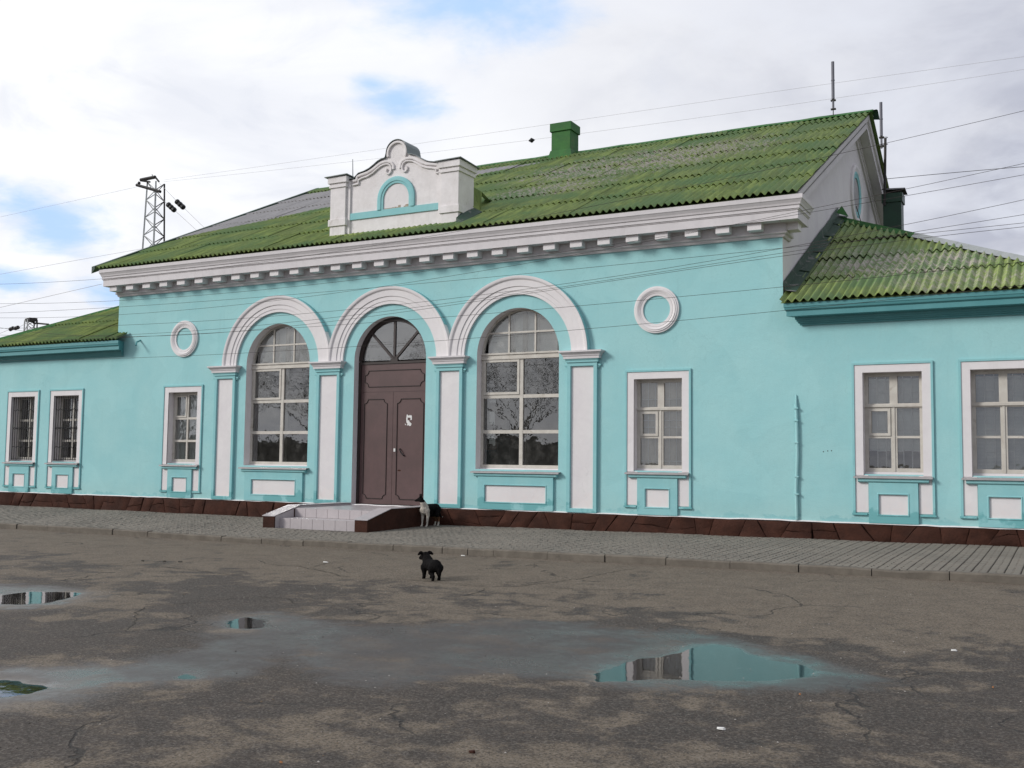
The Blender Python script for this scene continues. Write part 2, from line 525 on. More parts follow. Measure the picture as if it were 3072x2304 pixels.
PUD = [poly_info([(-120, 1800), (0, 1781), (90, 1772), (200, 1771), (262, 1778), (225, 1795), (150, 1810), (50, 1814), (-120, 1815)]),
       poly_info([(-150, 2075), (-60, 2040), (20, 2036), (70, 2042), (130, 2052), (140, 2062), (90, 2078), (0, 2090), (-150, 2090)]),
       poly_info([(1775, 2020), (1850, 1988), (1960, 1966), (2060, 1942), (2150, 1930), (2230, 1943), (2320, 1972), (2410, 1990), (2490, 2012), (2450, 2032), (2330, 2046), (2200, 2046), (2050, 2038), (1900, 2040), (1800, 2036)]),
       poly_info([(500, 2030), (560, 2018), (620, 2032), (560, 2040)]),
       poly_info([(680, 1862), (740, 1852), (800, 1862), (770, 1885), (700, 1885)])]
WET = [[(-300, 1780), (-100, 1740), (60, 1748), (200, 1760), (290, 1778), (240, 1812), (100, 1830), (-100, 1835)],
       [(-400, 2100), (-200, 1985), (0, 2000), (200, 1995), (400, 1975), (560, 1935), (660, 1890), (640, 1850), (700, 1828), (860, 1825), (960, 1850), (1100, 1875), (1300, 1870), (1500, 1850), (1700, 1860), (1900, 1880), (2100, 1890), (2300, 1935), (2500, 1985), (2700, 2030), (2760, 2060), (2500, 2075), (2200, 2085), (1900, 2075), (1700, 2040), (1500, 2035), (1300, 2055), (1100, 2070), (950, 2060), (850, 1985), (750, 2030), (600, 2060), (400, 2065), (200, 2110), (0, 2125), (-200, 2140)]]
WET = [poly_info(w) for w in WET]


def sd_poly(P_, X, Y):
    """signed distance (negative inside) of arrays X,Y to polygon"""
    d = np.full(X.shape, 1e9)
    inside = np.zeros(X.shape, bool)
    n = len(P_)
    for i in range(n):
        a = P_[i]
        b = P_[(i + 1) % n]
        e = b - a
        wx, wy = X - a[0], Y - a[1]
        t = np.clip((wx * e[0] + wy * e[1]) / (e @ e + 1e-12), 0, 1)
        d = np.minimum(d, np.hypot(wx - e[0] * t, wy - e[1] * t))
        c = ((a[1] > Y) != (b[1] > Y)) & (X < (b[0] - a[0]) * (Y - a[1]) / ((b[1] - a[1]) + 1e-12) + a[0])
        inside ^= c
    return np.where(inside, -d, d)


def vnoise(X, Y, s, seed):
    rs = np.random.RandomState(seed)
    T = rs.rand(64, 64)
    u, v = X * s, Y * s
    i, j = np.floor(u).astype(int), np.floor(v).astype(int)
    fu, fv = u - i, v - j
    fu, fv = fu * fu * (3 - 2 * fu), fv * fv * (3 - 2 * fv)
    g = lambda a, b: T[a % 64, b % 64]
    return (g(i, j) * (1 - fu) + g(i + 1, j) * fu) * (1 - fv) + (g(i, j + 1) * (1 - fu) + g(i + 1, j + 1) * fu) * fv - 0.5


def fbm(X, Y, s, seed, o=4):
    t = 0
    a = 1
    for k in range(o):
        t = t + a * vnoise(X, Y, s * 2 ** k, seed + k)
        a *= 0.5
    return t


KERB_Y = -5.0
xs = np.unique(np.round(np.concatenate([np.arange(-60, 2, 0.5), np.arange(2, 15, 0.05), np.arange(15, 45, 0.5)]), 3))
ys = np.unique(np.round(np.concatenate([np.arange(-45, -17, 0.7), np.arange(-17, -10.2, 0.045), np.arange(-10.2, KERB_Y + 0.05, 0.2), [KERB_Y + 0.02]]), 3))
GX, GY = np.meshgrid(xs, ys)
rise = np.where(GX > 0, 0.0065 * np.minimum(GX, 16), 0) * np.clip((GY + 9) / 4, 0, 1)
pm = np.zeros(GX.shape)
for P_ in PUD:
    sd = sd_poly(P_, GX, GY) + 0.16 * fbm(GX, GY, 3.0, 11, 4)
    t = np.clip((0.10 - sd) / 0.30, 0, 1)
    pm = np.maximum(pm, t * t * (3 - 2 * t))
wm = np.zeros(GX.shape)
for P_ in WET:
    sd = sd_poly(P_, GX, GY) + 0.25 * fbm(GX, GY, 1.2, 21, 4)
    t = np.clip((0.30 - sd) / 0.7, 0, 1)
    wm = np.maximum(wm, t)
wm = np.maximum(wm, np.clip(pm * 1.4, 0, 1))
fl_ = np.zeros(GX.shape)
for P_, wd in ((PUD[0], .7), (PUD[1], 1.3), (PUD[2], .35), (PUD[4], .5)):
    sd = sd_poly(P_, GX, GY) + 0.22 * fbm(GX, GY, 2.0, 41, 4)
    fl_ = np.maximum(fl_, np.clip((wd - sd) / wd, 0, 1))
fl_ = fl_ * np.clip(wm * 2, 0, 1)
GZ = ASPH + rise + 0.006 * fbm(GX, GY, 0.6, 31, 3) * np.clip(1 - pm * 2, 0, 1) - 0.016 * pm
nx, ny = len(xs), len(ys)
me = bpy.data.meshes.new('asphalt_yard')
idx = np.arange(nx * ny).reshape(ny, nx)
faces = np.stack([idx[:-1, :-1], idx[:-1, 1:], idx[1:, 1:], idx[1:, :-1]], -1).reshape(-1, 4)
me.from_pydata(np.stack([GX, GY, GZ], -1).reshape(-1, 3).tolist(), [], faces.tolist())
at = me.attributes.new('wet', 'FLOAT', 'POINT')
at.data.foreach_set('value', wm.reshape(-1).astype(np.float32))
at = me.attributes.new('pool', 'FLOAT', 'POINT')
at.data.foreach_set('value', pm.reshape(-1).astype(np.float32))
at = me.attributes.new('film', 'FLOAT', 'POINT')
at.data.foreach_set('value', fl_.reshape(-1).astype(np.float32))
me.polygons.foreach_set('use_smooth', [True] * len(me.polygons))


def asphalt_mat():
    m, N, b, out, pos = new_mat('old asphalt')
    aw = N.node('ShaderNodeAttribute')
    aw.attribute_name = 'wet'
    ap = N.node('ShaderNodeAttribute')
    ap.attribute_name = 'pool'
    af = N.node('ShaderNodeAttribute')
    af.attribute_name = 'film'
    sp = N.node('ShaderNodeSeparateXYZ')
    N.l.new(pos, sp.inputs[0])
    big = N.noise(pos, 0.62, 12, 0.66, 0.5)
    mid = N.noise(pos, 2.4, 7, 0.65, 0.3)
    fine = N.noise(pos, 38, 7, 0.8)
    vo = N.node('ShaderNodeTexVoronoi')
    vo.inputs['Scale'].default_value = 85
    N.l.new(pos, vo.inputs['Vector'])
    # dry towards the kerb, damp towards the viewer
    ybias = N.ramp(sp.outputs[1], -11.5, -6.5, 0.080, -0.15)
    damp = N.ramp(N.math('ADD', N.math('ADD', big, N.math('MULTIPLY', N.math('SUBTRACT', mid, 0.5), 0.7)), ybias), 0.46, 0.60)
    dry = N.mix(N.ramp(mid, 0.3, 0.7), (0.158, 0.128, 0.093), (0.118, 0.095, 0.069))
    dmp = N.mix(N.ramp(mid, 0.3, 0.7), (0.052, 0.039, 0.029), (0.032, 0.025, 0.019))
    c = N.mix(damp, dry, dmp)
    c = N.mix(N.ramp(fine, 0.47, 0.66, 0.0, 0.75), c, N.mix(0.5, c, (0.28, 0.25, 0.215)))
    c = N.mix(N.ramp(fine, 0.50, 0.34, 0.0, 0.7), c, (0.026, 0.022, 0.020))
    cellv = N.node('ShaderNodeSeparateColor')
    N.l.new(vo.outputs['Color'], cellv.inputs[0])
    c = N.mix(N.ramp(cellv.outputs[0], 0.55, 1.0, 0.0, 0.55), c, N.mix(0.4, c, (0.26, 0.235, 0.21)))
    c = N.mix(N.ramp(cellv.outputs[1], 0.6, 1.0, 0.0, 0.6), c, (0.024, 0.020, 0.018))
    c = N.mix(N.ramp(N.noise(pos, 4.5, 8, 0.7, 0.8), 0.60, 0.68, 0.0, 0.45), c, (0.030, 0.026, 0.023))
    chip = N.math('MULTIPLY', N.ramp(vo.outputs['Distance'], 0.20, 0.12), N.ramp(N.noise(pos, 70, 1), 0.60, 0.66))
    c = N.mix(N.math('MULTIPLY', chip, 0.75), c, (0.34, 0.32, 0.30))
    # hairline cracks
    vc = N.node('ShaderNodeTexVoronoi')
    vc.feature = 'DISTANCE_TO_EDGE'
    vc.inputs['Scale'].default_value = 0.42
    wv = N.node('ShaderNodeVectorMath')
    wv.operation = 'ADD'
    N.l.new(pos, wv.inputs[0])
    nz = N.node('ShaderNodeTexNoise')
    nz.inputs['Scale'].default_value = 1.7
    nz.inputs['Detail'].default_value = 6
    N.l.new(pos, nz.inputs['Vector'])
    sc_ = N.node('ShaderNodeVectorMath')
    sc_.operation = 'SCALE'
    sc_.inputs['Scale'].default_value = 0.9
    N.l.new(nz.outputs['Color'], sc_.inputs[0])
    N.l.new(sc_.outputs[0], wv.inputs[1])
    N.l.new(wv.outputs[0], vc.inputs['Vector'])
    crack = N.math('MULTIPLY', N.ramp(vc.outputs['Distance'], 0.010, 0.002), N.ramp(N.noise(pos, 0.5, 2), 0.50, 0.60))
    c = N.mix(N.math('MULTIPLY', crack, 0.75), c, (0.022, 0.02, 0.018))
    w = N.ramp(N.math('ADD', aw.outputs['Fac'], N.math('MULTIPLY', N.math('SUBTRACT', N.math('MULTIPLY_ADD', mid, 0.6, N.math('MULTIPLY', big, 0.4)), 0.5), 2.2)), 0.35, 0.95)
    c = N.mix(N.math('MULTIPLY', w, 0.75), c, (0.048, 0.043, 0.041))
    setc(N, b, 'Base Color', c)
    rg = N.math('MULTIPLY_ADD', damp, -0.16, 0.88)
    rg = N.math('MULTIPLY_ADD', w, N.ramp(N.noise(pos, 1.6, 6, 0.65), 0.35, 0.62, -0.46, -0.18), rg)
    rg = N.math('MULTIPLY_ADD', N.ramp(ap.outputs['Fac'], 0.1, 0.6), -0.26, rg, clamp=True)
    rg = N.math('MULTIPLY_ADD', af.outputs['Fac'], -0.16, rg, clamp=True)
    rg = N.math('MAXIMUM', rg, 0.12)
    setc(N, b, 'Roughness', rg)
    setc(N, b, 'Specular IOR Level', N.math('MULTIPLY_ADD', af.outputs['Fac'], 0.35, N.math('MULTIPLY_ADD', w, 0.14, 0.26)))
    h = N.math('ADD', N.math('MULTIPLY', fine, 1.0), N.math('MULTIPLY', N.noise(pos, 18, 3), 0.8))
    h = N.math('SUBTRACT', h, N.math('MULTIPLY', crack, 2.0))
    n = N.node('ShaderNodeBump')
    n.inputs['Distance'].default_value = 0.008
    N.l.new(N.math('MULTIPLY_ADD', af.outputs['Fac'], -0.25, N.math('MULTIPLY_ADD', w, -0.34, 0.75)), n.inputs['Strength'])
    N.l.new(h, n.inputs['Height'])
    N.l.new(n.outputs[0], b.inputs['Normal'])
    return m


M['asphalt'] = asphalt_mat()
me.materials.append(M['asphalt'])
yard = bpy.data.objects.new('asphalt_yard', me)
col.objects.link(yard)
tag(yard, 'old patchy asphalt yard, partly damp, in front of the station', None, None, 'structure')

gb = MB().add([(-900, -900, -0.12), (900, -900, -0.12), (900, 900, -0.12), (-900, 900, -0.12)], [(0, 1, 2, 3)])
o = gb.build('ground', paint('far ground', (0.12, 0.11, 0.085), (0.08, 0.075, 0.06), 0.05, 0.95, 5, 0.3, 0.05))
tag(o, 'flat ground reaching to the horizon round the station', None, None, 'structure')


def water_mat():
    m, N, b, out, pos = new_mat('puddle water')
    N.n.remove(b)
    fr = N.node('ShaderNodeFresnel')
    fr.inputs[0].default_value = 1.33
    gl = N.node('ShaderNodeBsdfGlossy')
    gl.inputs['Roughness'].default_value = 0.015
    bp = N.node('ShaderNodeBump')
    bp.inputs['Strength'].default_value = 0.05
    bp.inputs['Distance'].default_value = 0.01
    N.l.new(N.noise(pos, 9, 3, 0.5), bp.inputs['Height'])
    N.l.new(bp.outputs[0], gl.inputs['Normal'])
    tr = N.node('ShaderNodeBsdfTransparent')
    tr.inputs[0].default_value = (0.70, 0.66, 0.60, 1)
    mx = N.node('ShaderNodeMixShader')
    N.l.new(N.math('MULTIPLY', fr.outputs[0], 1.35, clamp=True), mx.inputs[0])
    N.l.new(tr.outputs[0], mx.inputs[1])
    N.l.new(gl.outputs[0], mx.inputs[2])
    N.l.new(mx.outputs[0], out.inputs[0])
    return m


M['water'] = water_mat()
PL = ['shallow puddle at the left edge mirroring the barred windows', 'dark puddle nearest the lower left corner of the yard',
      'largest puddle, right of centre, mirroring turquoise wall and a window', 'faint thin puddle just right of the lower left puddle', 'faint small puddle in the damp patch left of centre']
for P_, lb in zip(PUD, PL):
    c = P_.mean(0)
    n_ = len(P_)
    # water sheet a little wider than the hollow: the asphalt itself cuts its shore line
    ring = []
    for i in range(n_):
        p = P_[i]
        d = p - c
        ring.append(p + d / (np.linalg.norm(d) + 1e-6) * 0.22)
    mb = MB()
    zc = ASPH - 0.0075
    mb.add([(c[0], c[1], zc)] + [(q[0], q[1], zc) for q in ring], [(0, i + 1, (i + 1) % n_ + 1) for i in range(n_)])
    if sum(ring[i][0] * ring[(i + 1) % n_][1] - ring[(i + 1) % n_][0] * ring[i][1] for i in range(n_)) < 0:
        mb.f = [tuple(reversed(f)) for f in mb.f]
    w_ = mb.build('puddle', M['water'], recalc=False)
    tag(w_, lb, 'puddle', 'puddles on the asphalt')


# cracks that the photograph shows, as shallow dark grooves lying in the asphalt
def strip(pts, wd, z=None):
    mb = MB()
    pts = [Vector(p) for p in pts]
    fine_ = []
    for a, b in zip(pts, pts[1:]):
        k = max(2, int((b - a).length / 0.07))
        for i in range(k):
            fine_.append(a.lerp(b, i / k))
    fine_.append(pts[-1])
    L, Rr = [], []
    for i, p in enumerate(fine_):
        t = (fine_[min(i + 1, len(fine_) - 1)] - fine_[max(i - 1, 0)]).normalized()
        nn = Vector((-t.y, t.x, 0))
        j = Vector((random.gauss(0, .012), random.gauss(0, .012), 0))
        w2 = wd * random.uniform(0.25, 1.0) * min(1, (i + 1) / 6, (len(fine_) - i) / 6)
        zz = ASPH + (0.0065 * max(0, p.x) * min(1, max(0, (p.y + 9) / 4))) + 0.004
        q = p + j
        q.z = zz
        L.append(q + nn * w2)
        Rr.append(q - nn * w2)
    vs = L + Rr
    n = len(L)
    mb.add(vs, [(i, i + 1, n + i + 1, n + i) for i in range(n - 1)])
    return mb


M['crack'] = paint('crack filled with dirt', (0.03, 0.026, 0.022), (0.05, 0.045, 0.035), 9, 0.95, 60, 0.5, 0.004)
K = lambda x, y: (750 + x / 3.16, 1420 + y / 3.16)
Q = lambda x, y: (1024 + x / 2.0635, 1500 + y / 2.0635)
L0 = lambda x, y: (x / 2.0635, 1500 + y / 2.0635)
CR_ = [[K(50, 820), K(150, 860), K(300, 882), K(470, 885), K(550, 905), K(650, 925), K(760, 945), K(850, 975), K(1080, 990), K(1300, 1005), K(1480, 1015), K(1800, 1040), K(2212, 1072)],
       [K(550, 905), K(700, 865), K(880, 838)],
       [Q(600, 520), Q(850, 540), Q(1100, 540), Q(1300, 520), Q(1500, 495), Q(1700, 460), Q(1850, 440)],
       [Q(700, 605), Q(800, 585), Q(870, 565), Q(900, 545)],
       [L0(760, 835), L0(840, 760), L0(840, 700), L0(900, 660), L0(1200, 635), L0(1400, 615), L0(1600, 600), L0(1780, 610), L0(1830, 650)],
       [L0(0, 430), L0(300, 420), L0(700, 400), L0(1000, 415)],
       [Q(1900, 570), Q(1500, 560), Q(1250, 550)], [L0(920, 405), L0(1150, 430), L0(1500, 470)]]
for pl in CR_:
    mb = strip([on_z(x, y, ASPH) for x, y in pl], 0.011)
    o = mb.build('crack', M['crack'], yard)

# ------------------------------------------------------------------ pavement of block pavers with kerb
pav = empty('pavement')
tag(pav, None, None, None, 'structure')
base = MB()
seg = [-40, -20, -10, 0, 4, 8, 12, 16, 30]
WALK0, WALKK = 0.125, 0.075   # height at the wall and at the kerb (above the common rise)
for a, b in zip(seg, seg[1:]):
    base.quad((a, KERB_Y + 0.1, WALKK - 0.012 + g_rise(a)), (b, KERB_Y + 0.1, WALKK - 0.012 + g_rise(b)), (b, 0.3, WALK0 - 0.012 + g_rise(b)), (a, 0.3, WALK0 - 0.012 + g_rise(a)))
M['joint'] = paint('dark sand joint', (0.022, 0.020, 0.016), (0.035, 0.032, 0.025), 2, 0.95, 60, 0.5, 0.004)
tag(base.build('bedding', M['joint'], pav), None, None, None, None)


def paver_mat():
    m, N, b, out, pos = new_mat('grey concrete paver')
    oi = N.node('ShaderNodeObjectInfo')
    at_ = N.node('ShaderNodeAttribute')
    at_.attribute_name = 'tone'
    c = N.mix(N.ramp(N.noise(pos, 0.9, 5, 0.6), 0.35, 0.65), (0.185, 0.168, 0.140), (0.148, 0.135, 0.113))
    c = N.mix(N.math('MULTIPLY', oi.outputs['Random'], 0.25), c, (0.21, 0.19, 0.165))
    c = N.mix(N.ramp(N.noise(pos, 45, 5, 0.7), 0.5, 0.8, 0.0, 0.4), c, (0.09, 0.083, 0.07))
    c = N.mix(N.ramp(N.noise(pos, 0.5, 6, 0.65, 0.4), 0.56, 0.70, 0.0, 0.5), c, (0.10, 0.093, 0.08))
    setc(N, b, 'Base Color', c)
    b.inputs['Roughness'].default_value = 0.85
    b.inputs['Specular IOR Level'].default_value = 0.3
    bump(N, b, N.noise(pos, 90, 5, 0.7), 0.35, 0.003)
    return m


M['paver'] = paver_mat()


def paver_shape(w, d):
    # block with nicked flanks and a chamfered rim
    h = 0.0
    c = 0.006
    e = 0.010
    out_ = [(-w / 2, -d / 2), (w / 2, -d / 2), (w / 2 - e, 0), (w / 2, d / 2), (-w / 2, d / 2), (-w / 2 + e, 0)]
    inn = [(x * (1 - 2 * c / w), y * (1 - 2 * c / d)) for x, y in out_]
    vs = [(x, y, -0.03) for x, y in out_] + [(x, y, -c) for x, y in out_] + [(x, y, h) for x, y in inn]
    fs = []
    for k in (0, 1):
        for i in range(6):
            j = (i + 1) % 6
            fs.append((k * 6 + i, k * 6 + j, k * 6 + 6 + j, k * 6 + 6 + i))
    fs.append(tuple(range(12, 18)))
    return vs, fs


full_v, full_f = paver_shape(0.187, 0.090)
half_v, half_f = paver_shape(0.087, 0.090)
mf = MB().add(full_v, full_f)
hf = MB().add(half_v, half_f)


def quick_mesh(mb, name, mat):
    me_ = bpy.data.meshes.new(name)
    me_.from_pydata(mb.v, [], mb.f)
    me_.materials.append(mat)
    return me_


me_full, me_half = quick_mesh(mf, 'paver', M['paver']), quick_mesh(hf, 'half_paver', M['paver'])
rest = MB()
cnt = 0
spots = []
x = -17.0
ci = 0
while x < 17.0:
    ny_ = int((5.0 - 0.12) / 0.1)
    for j in range(ny_):
        y = KERB_Y + 0.17 + j * 0.1
        if -1.35 < x < 1.5 and y > -2.8:
            continue
        if y > -0.12:
            continue
        if (j + ci) % 2 == 0:
            spots.append((x, y, 0))
        else:
            spots.append((x - 0.05, y, 1))
            spots.append((x + 0.05, y, 1))
    x += 0.2
    ci += 1


def walk_z(x, y):
    t = (y - KERB_Y) / 5.0
    return WALKK + (WALK0 - WALKK) * t + g_rise(x) + 0.005 * math.sin(x * 2.1 + y * 1.3)


def vis_rank(s):
    x, y, h = s
    d = Vector((x, y, 0.15)) - CAM
    p = d.dot(_f)
    u, v = d.dot(CR) / p * F_PX, d.dot(CU) / p * F_PX
    if abs(u) > 1530 or abs(v) > 1150:
        return -1
    return (0.2 if h == 0 else 0.1) / p


ranked = sorted(range(len(spots)), key=lambda i: -vis_rank(spots[i]))
top = set(ranked[:290])
for i, (x, y, h) in enumerate(spots):
    z = walk_z(x, y) + random.gauss(0, 0.0018)
    rz = random.gauss(0, 0.012)
    tx, ty = random.gauss(0, 0.008), random.gauss(0, 0.008)
    if i in top:
        inst(me_half if h else me_full, 'paver', pav, (x, y, z), (tx, ty, rz))
    else:
        vs, fs = (half_v, half_f) if h else (full_v, full_f)
        cr_, sr_ = math.cos(rz), math.sin(rz)
        rest.add([(x + a * cr_ - b * sr_, y + a * sr_ + b * cr_, z + c + a * ty + b * tx) for a, b, c in vs], fs)
me_ = quick_mesh(rest, 'pavers', M['paver'])
o = inst(me_, 'pavers', pav)
tag(o, None, None, None, 'stuff')

kerb = empty('kerb')
tag(kerb, None, None, None, 'structure')
xk = -21.35
kb = MB()
while xk < 20:
    L_ = 1.0 if abs(xk - 5.0) > 0.5 else 0.5
    g = 0.012
    rng = random.Random(int(xk * 100))
    dz, dy, ry = rng.gauss(0, 0.006), rng.gauss(0, 0.008), rng.gauss(0, 0.004)
    n = 8
    rings = []
    for i in range(n + 1):
        xx = g / 2 + (L_ - g) * i / n
        e = rng.gauss(0, 0.0022)
        sag = -0.028 * math.exp(-((xk + xx - 11.95) / 0.35) ** 2)
        f = min(1, min(xx, L_ - xx) / 0.02)
        zt = WALKK + 0.006 + e + sag
        rings.append([(xx, 0.0 + e, -0.1), (xx, -0.0 + e, zt - 0.022), (xx, 0.014 + abs(e), zt - 0.004 * (2 - f)), (xx, 0.03, zt), (xx, 0.145, zt), (xx, 0.145, -0.1)])
    m_ = MB().sweep(rings)
    o = m_.build('kerb_stone', M['kerb'], kerb, smooth=False)
    o.location = (xk, KERB_Y + dy, g_rise(xk + 0.5) + dz)
    o.rotation_euler = (0, -0.0065 if xk > 0 else 0, ry)
    xk += L_
o = None

# ------------------------------------------------------------------ station building
st = empty('station_building')
tag(st, 'single storey turquoise station building with white trim, three arches and green slate roof', 'building')
ZB = 0.52       # foot of painted wall
ZW = 6.04       # top of main wall under the cornice
XL, XR = -9.17, 9.26
WXL, WXR = -14.45, 14.45
ZWING = 4.30
AZ, AR = 3.95, 1.024     # arch centre height, opening radius
BAY = 3.41
ARCHES = [(-BAY, 'win'), (0.0, 'door'), (BAY, 'win')]
SMALL = [-13.02, -11.15, -6.60, 6.69, 11.25, 13.10]
SW, SZ0, SZ1 = 0.52, 1.42, 3.31
REV = 0.26


def wall_mb(x0, x1, z0, z1, ops, y, flip=False):
    """front wall sheet: ops = [(xa, xb, za, zb, arch_radius or 0)]"""
    mb = MB()
    cur = x0
    for (xa, xb, za, zb, ar) in sorted(ops):
        mb.quad((cur, y, z0), (xa, y, z0), (xa, y, z1), (cur, y, z1))
        if za > z0:
            mb.quad((xa, y, z0), (xb, y, z0), (xb, y, za), (xa, y, za))
        if not ar:
            mb.quad((xa, y, zb), (xb, y, zb), (xb, y, z1), (xa, y, z1))
        else:
            n = 32
            c = (xa + xb) / 2
            pts = [(c - ar * math.cos(math.pi * i / n), zb + ar * math.sin(math.pi * i / n)) for i in range(n + 1)]
            for p, q in zip(pts, pts[1:]):
                mb.quad((p[0], y, p[1]), (q[0], y, q[1]), (q[0], y, z1), (p[0], y, z1))
        cur = xb
    mb.quad((cur, y, z0), (x1, y, z0), (x1, y, z1), (cur, y, z1))
    return mb


def ops_for(lo, hi):
    ops = []
    for c, k in ARCHES:
        if lo < c < hi:
            ops.append((c - AR, c + AR, 1.40 if k == 'win' else ZB - 0.02, AZ, AR))
    for c in SMALL:
        if lo < c < hi:
            ops.append((c - SW, c + SW, SZ0, SZ1, 0))
    return ops


for nm, a, b, z1 in (('wall', XL, XR, 6.30), ('wall', WXL, XL, 4.75), ('wall', XR, WXR, 4.75)):
    w_ = wall_mb(a, b, ZB - 0.02, z1, ops_for(a, b), 0.0)
    w_.build('front_wall', M['teal'], st)
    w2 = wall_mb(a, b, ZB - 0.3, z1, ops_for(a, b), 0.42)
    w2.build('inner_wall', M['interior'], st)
# plinth core, side and back walls
core = MB()
core.box(WXL, WXR, 0.015, 0.41, -0.15, ZB - 0.021)
core.build('foundation', M['mortar'], st)
# plinth ledge strip: peeling lime edge between wall and stones
led = MB()
n = 120
pr = []
for i in range(n + 1):
    xx = WXL + (WXR - WXL) * i / n
    e = random.gauss(0, 0.007)
    e2 = random.gauss(0, 0.004)
    pr.append([(xx, 0.012, ZB - 0.022), (xx, -0.055 + e, ZB - 0.016 + e2), (xx, -0.045 + e, ZB - 0.004 + e2), (xx, -0.002, ZB + 0.006 + e2)])
led.sweep(pr)
led.build('plinth_ledge', M['white_old'], st)

# rubble plinth: individual stones with slanted joints
pl = empty('plinth', parent=st)
rng = random.Random(3)


def stone(poly, y0, parent):
    """poly in (x,z); bulged stone"""
    q_ = []
    for a_, b_ in zip(poly, poly[1:] + poly[:1]):
        q_.append(a_)
        L_ = math.hypot(b_[0] - a_[0], b_[1] - a_[1])
        if L_ > 0.14 and not (abs(a_[1] - b_[1]) < 0.004 and (a_[1] > 0.45 or a_[1] < 0.3)):
            for t_ in ((0.33, 0.67) if L_ > 0.3 else (0.5,)):
                q_.append((a_[0] + (b_[0] - a_[0]) * t_ + rng.uniform(-.010, .010), a_[1] + (b_[1] - a_[1]) * t_ + rng.uniform(-.010, .010)))
    poly = q_
    c = (sum(p[0] for p in poly) / len(poly), sum(p[1] for p in poly) / len(poly))
    n = len(poly)
    sh = lambda k: [(c[0] + (p[0] - c[0]) * k, c[1] + (p[1] - c[1]) * k) for p in poly]
    o1, o2 = poly, sh(0.93)
    bul = rng.uniform(0.022, 0.045)
    vs = [(x, y0 + 0.03, z) for x, z in o1] + [(x, y0 - bul * 0.72, z) for x, z in sh(0.99)] + [(x, y0 - bul - rng.uniform(-.006, .008), z) for x, z in o2] + [(c[0] + rng.uniform(-.04, .04), y0 - bul - rng.uniform(0.0, 0.014), c[1])]
    fs = []
    for k in (0, 1):
        for i in range(n):
            j = (i + 1) % n
            fs.append((k * n + i, k * n + j, k * n + n + j, k * n + n + i))
    for i in range(n):
        fs.append((2 * n + i, 2 * n + (i + 1) % n, 3 * n))
    m_ = MB().add(vs, fs)
    return m_.build('stone', M['brown_stone'], parent, smooth=True)


def stone_run(x0, x1, ztop, zbot_f, y0, parent, swap=None):
    x = x0
    sl = rng.uniform(-0.1, 0.1)
    while x < x1 - 0.02:
        w = rng.uniform(0.28, 0.8)
        if x + w > x1 - 0.2:
            w = x1 - x
        sl2 = rng.uniform(-0.16, 0.16) if x + w < x1 - 0.01 else 0
        g = 0.002
        zt, zb = ztop, zbot_f(x + w / 2)
        xl_t, xl_b, xr_t, xr_b = x + sl, x - sl, x + w + sl2, x + w - sl2
        lerp = lambda a, b, t: a + (b - a) * t
        if rng.random() < 0.55 and w > 0.4:
            tz = rng.uniform(0.35, 0.65)
            tz2 = min(0.8, max(0.2, tz + rng.uniform(-0.25, 0.25)))
            zl, zr = lerp(zb, zt, tz), lerp(zb, zt, tz2)
            xm = x + w * rng.uniform(0.4, 0.6)
            zm = (zl + zr) / 2 + rng.uniform(-0.04, 0.04)
            L1, R1 = lerp(xl_b, xl_t, tz), lerp(xr_b, xr_t, tz2)
            polys = [[(xl_b + g, zb), (xr_b - g, zb), (R1 - g, zr - g), (xm, zm - g), (L1 + g, zl - g)],
                     [(L1 + g, zl + g), (xm, zm + g), (R1 - g, zr + g), (xr_t - g, zt), (xl_t + g, zt)]]
        else:
            mz = rng.uniform(0.35, 0.65)
            j1, j2 = rng.uniform(-.03, .03), rng.uniform(-.03, .03)
            polys = [[(xl_b + g, zb), (xr_b - g, zb), (lerp(xr_b, xr_t, mz) + 0 * j2 - g, lerp(zb, zt, mz)), (xr_t - g, zt), (xl_t + g, zt), (lerp(xl_b, xl_t, mz) + g, lerp(zb, zt, mz))]]
        for p in polys:
            stone(p, y0, parent)
        x += w
        sl = sl2


zbf = lambda x: WALK0 + g_rise(x) - 0.04
stone_run(WXL, -1.32, ZB - 0.024, zbf, -0.02, pl)
stone_run(1.48, 9.78, ZB - 0.024, zbf, -0.045, pl)
stone_run(9.79, WXR, ZB - 0.024, zbf, -0.02, pl)

# side walls of the raised middle, gables included
RY, RZ = 8.0, 10.91      # ridge
SL = (RZ - 6.75) / (RY + 0.55)
DEPTH = 16.0


def gable(x, flip, mat, name):
    z_at = lambda y: 6.75 + SL * ((y + 0.55) if y <= RY else (2 * RY + 0.55 - y))
    mb = MB()
    ys_ = [0.0, 2, 4, 6, RY, 10, 12, 14, DEPTH]
    for a, b in zip(ys_, ys_[1:]):
        mb.quad((x, a, 0), (x, b, 0), (x, b, z_at(b) - 0.06), (x, a, z_at(a) - 0.06))
    return mb.build(name, mat, st)


gable(XR, 1, M['white'], 'gable_wall')
gable(XL, 0, M['white'], 'gable_wall')
mb = MB()
mb.quad((XL, DEPTH, 0), (XR, DEPTH, 0), (XR, DEPTH, 6.9), (XL, DEPTH, 6.9))
mb.quad((WXL, 11.4, 0), (XL, 11.4, 0), (XL, 11.4, 4.8), (WXL, 11.4, 4.8))
mb.quad((XR, 11.4, 0), (WXR, 11.4, 0), (WXR, 11.4, 4.8), (XR, 11.4, 4.8))
mb.quad((WXL, 0, 0), (WXL, 11.4, 0), (WXL, 11.4, 4.75), (WXL, 0, 4.75))
mb.quad((WXR, 0, 0), (WXR, 11.4, 0), (WXR, 11.4, 4.75), (WXR, 0, 4.75))
mb.build('rear_wall', M['teal'], st)
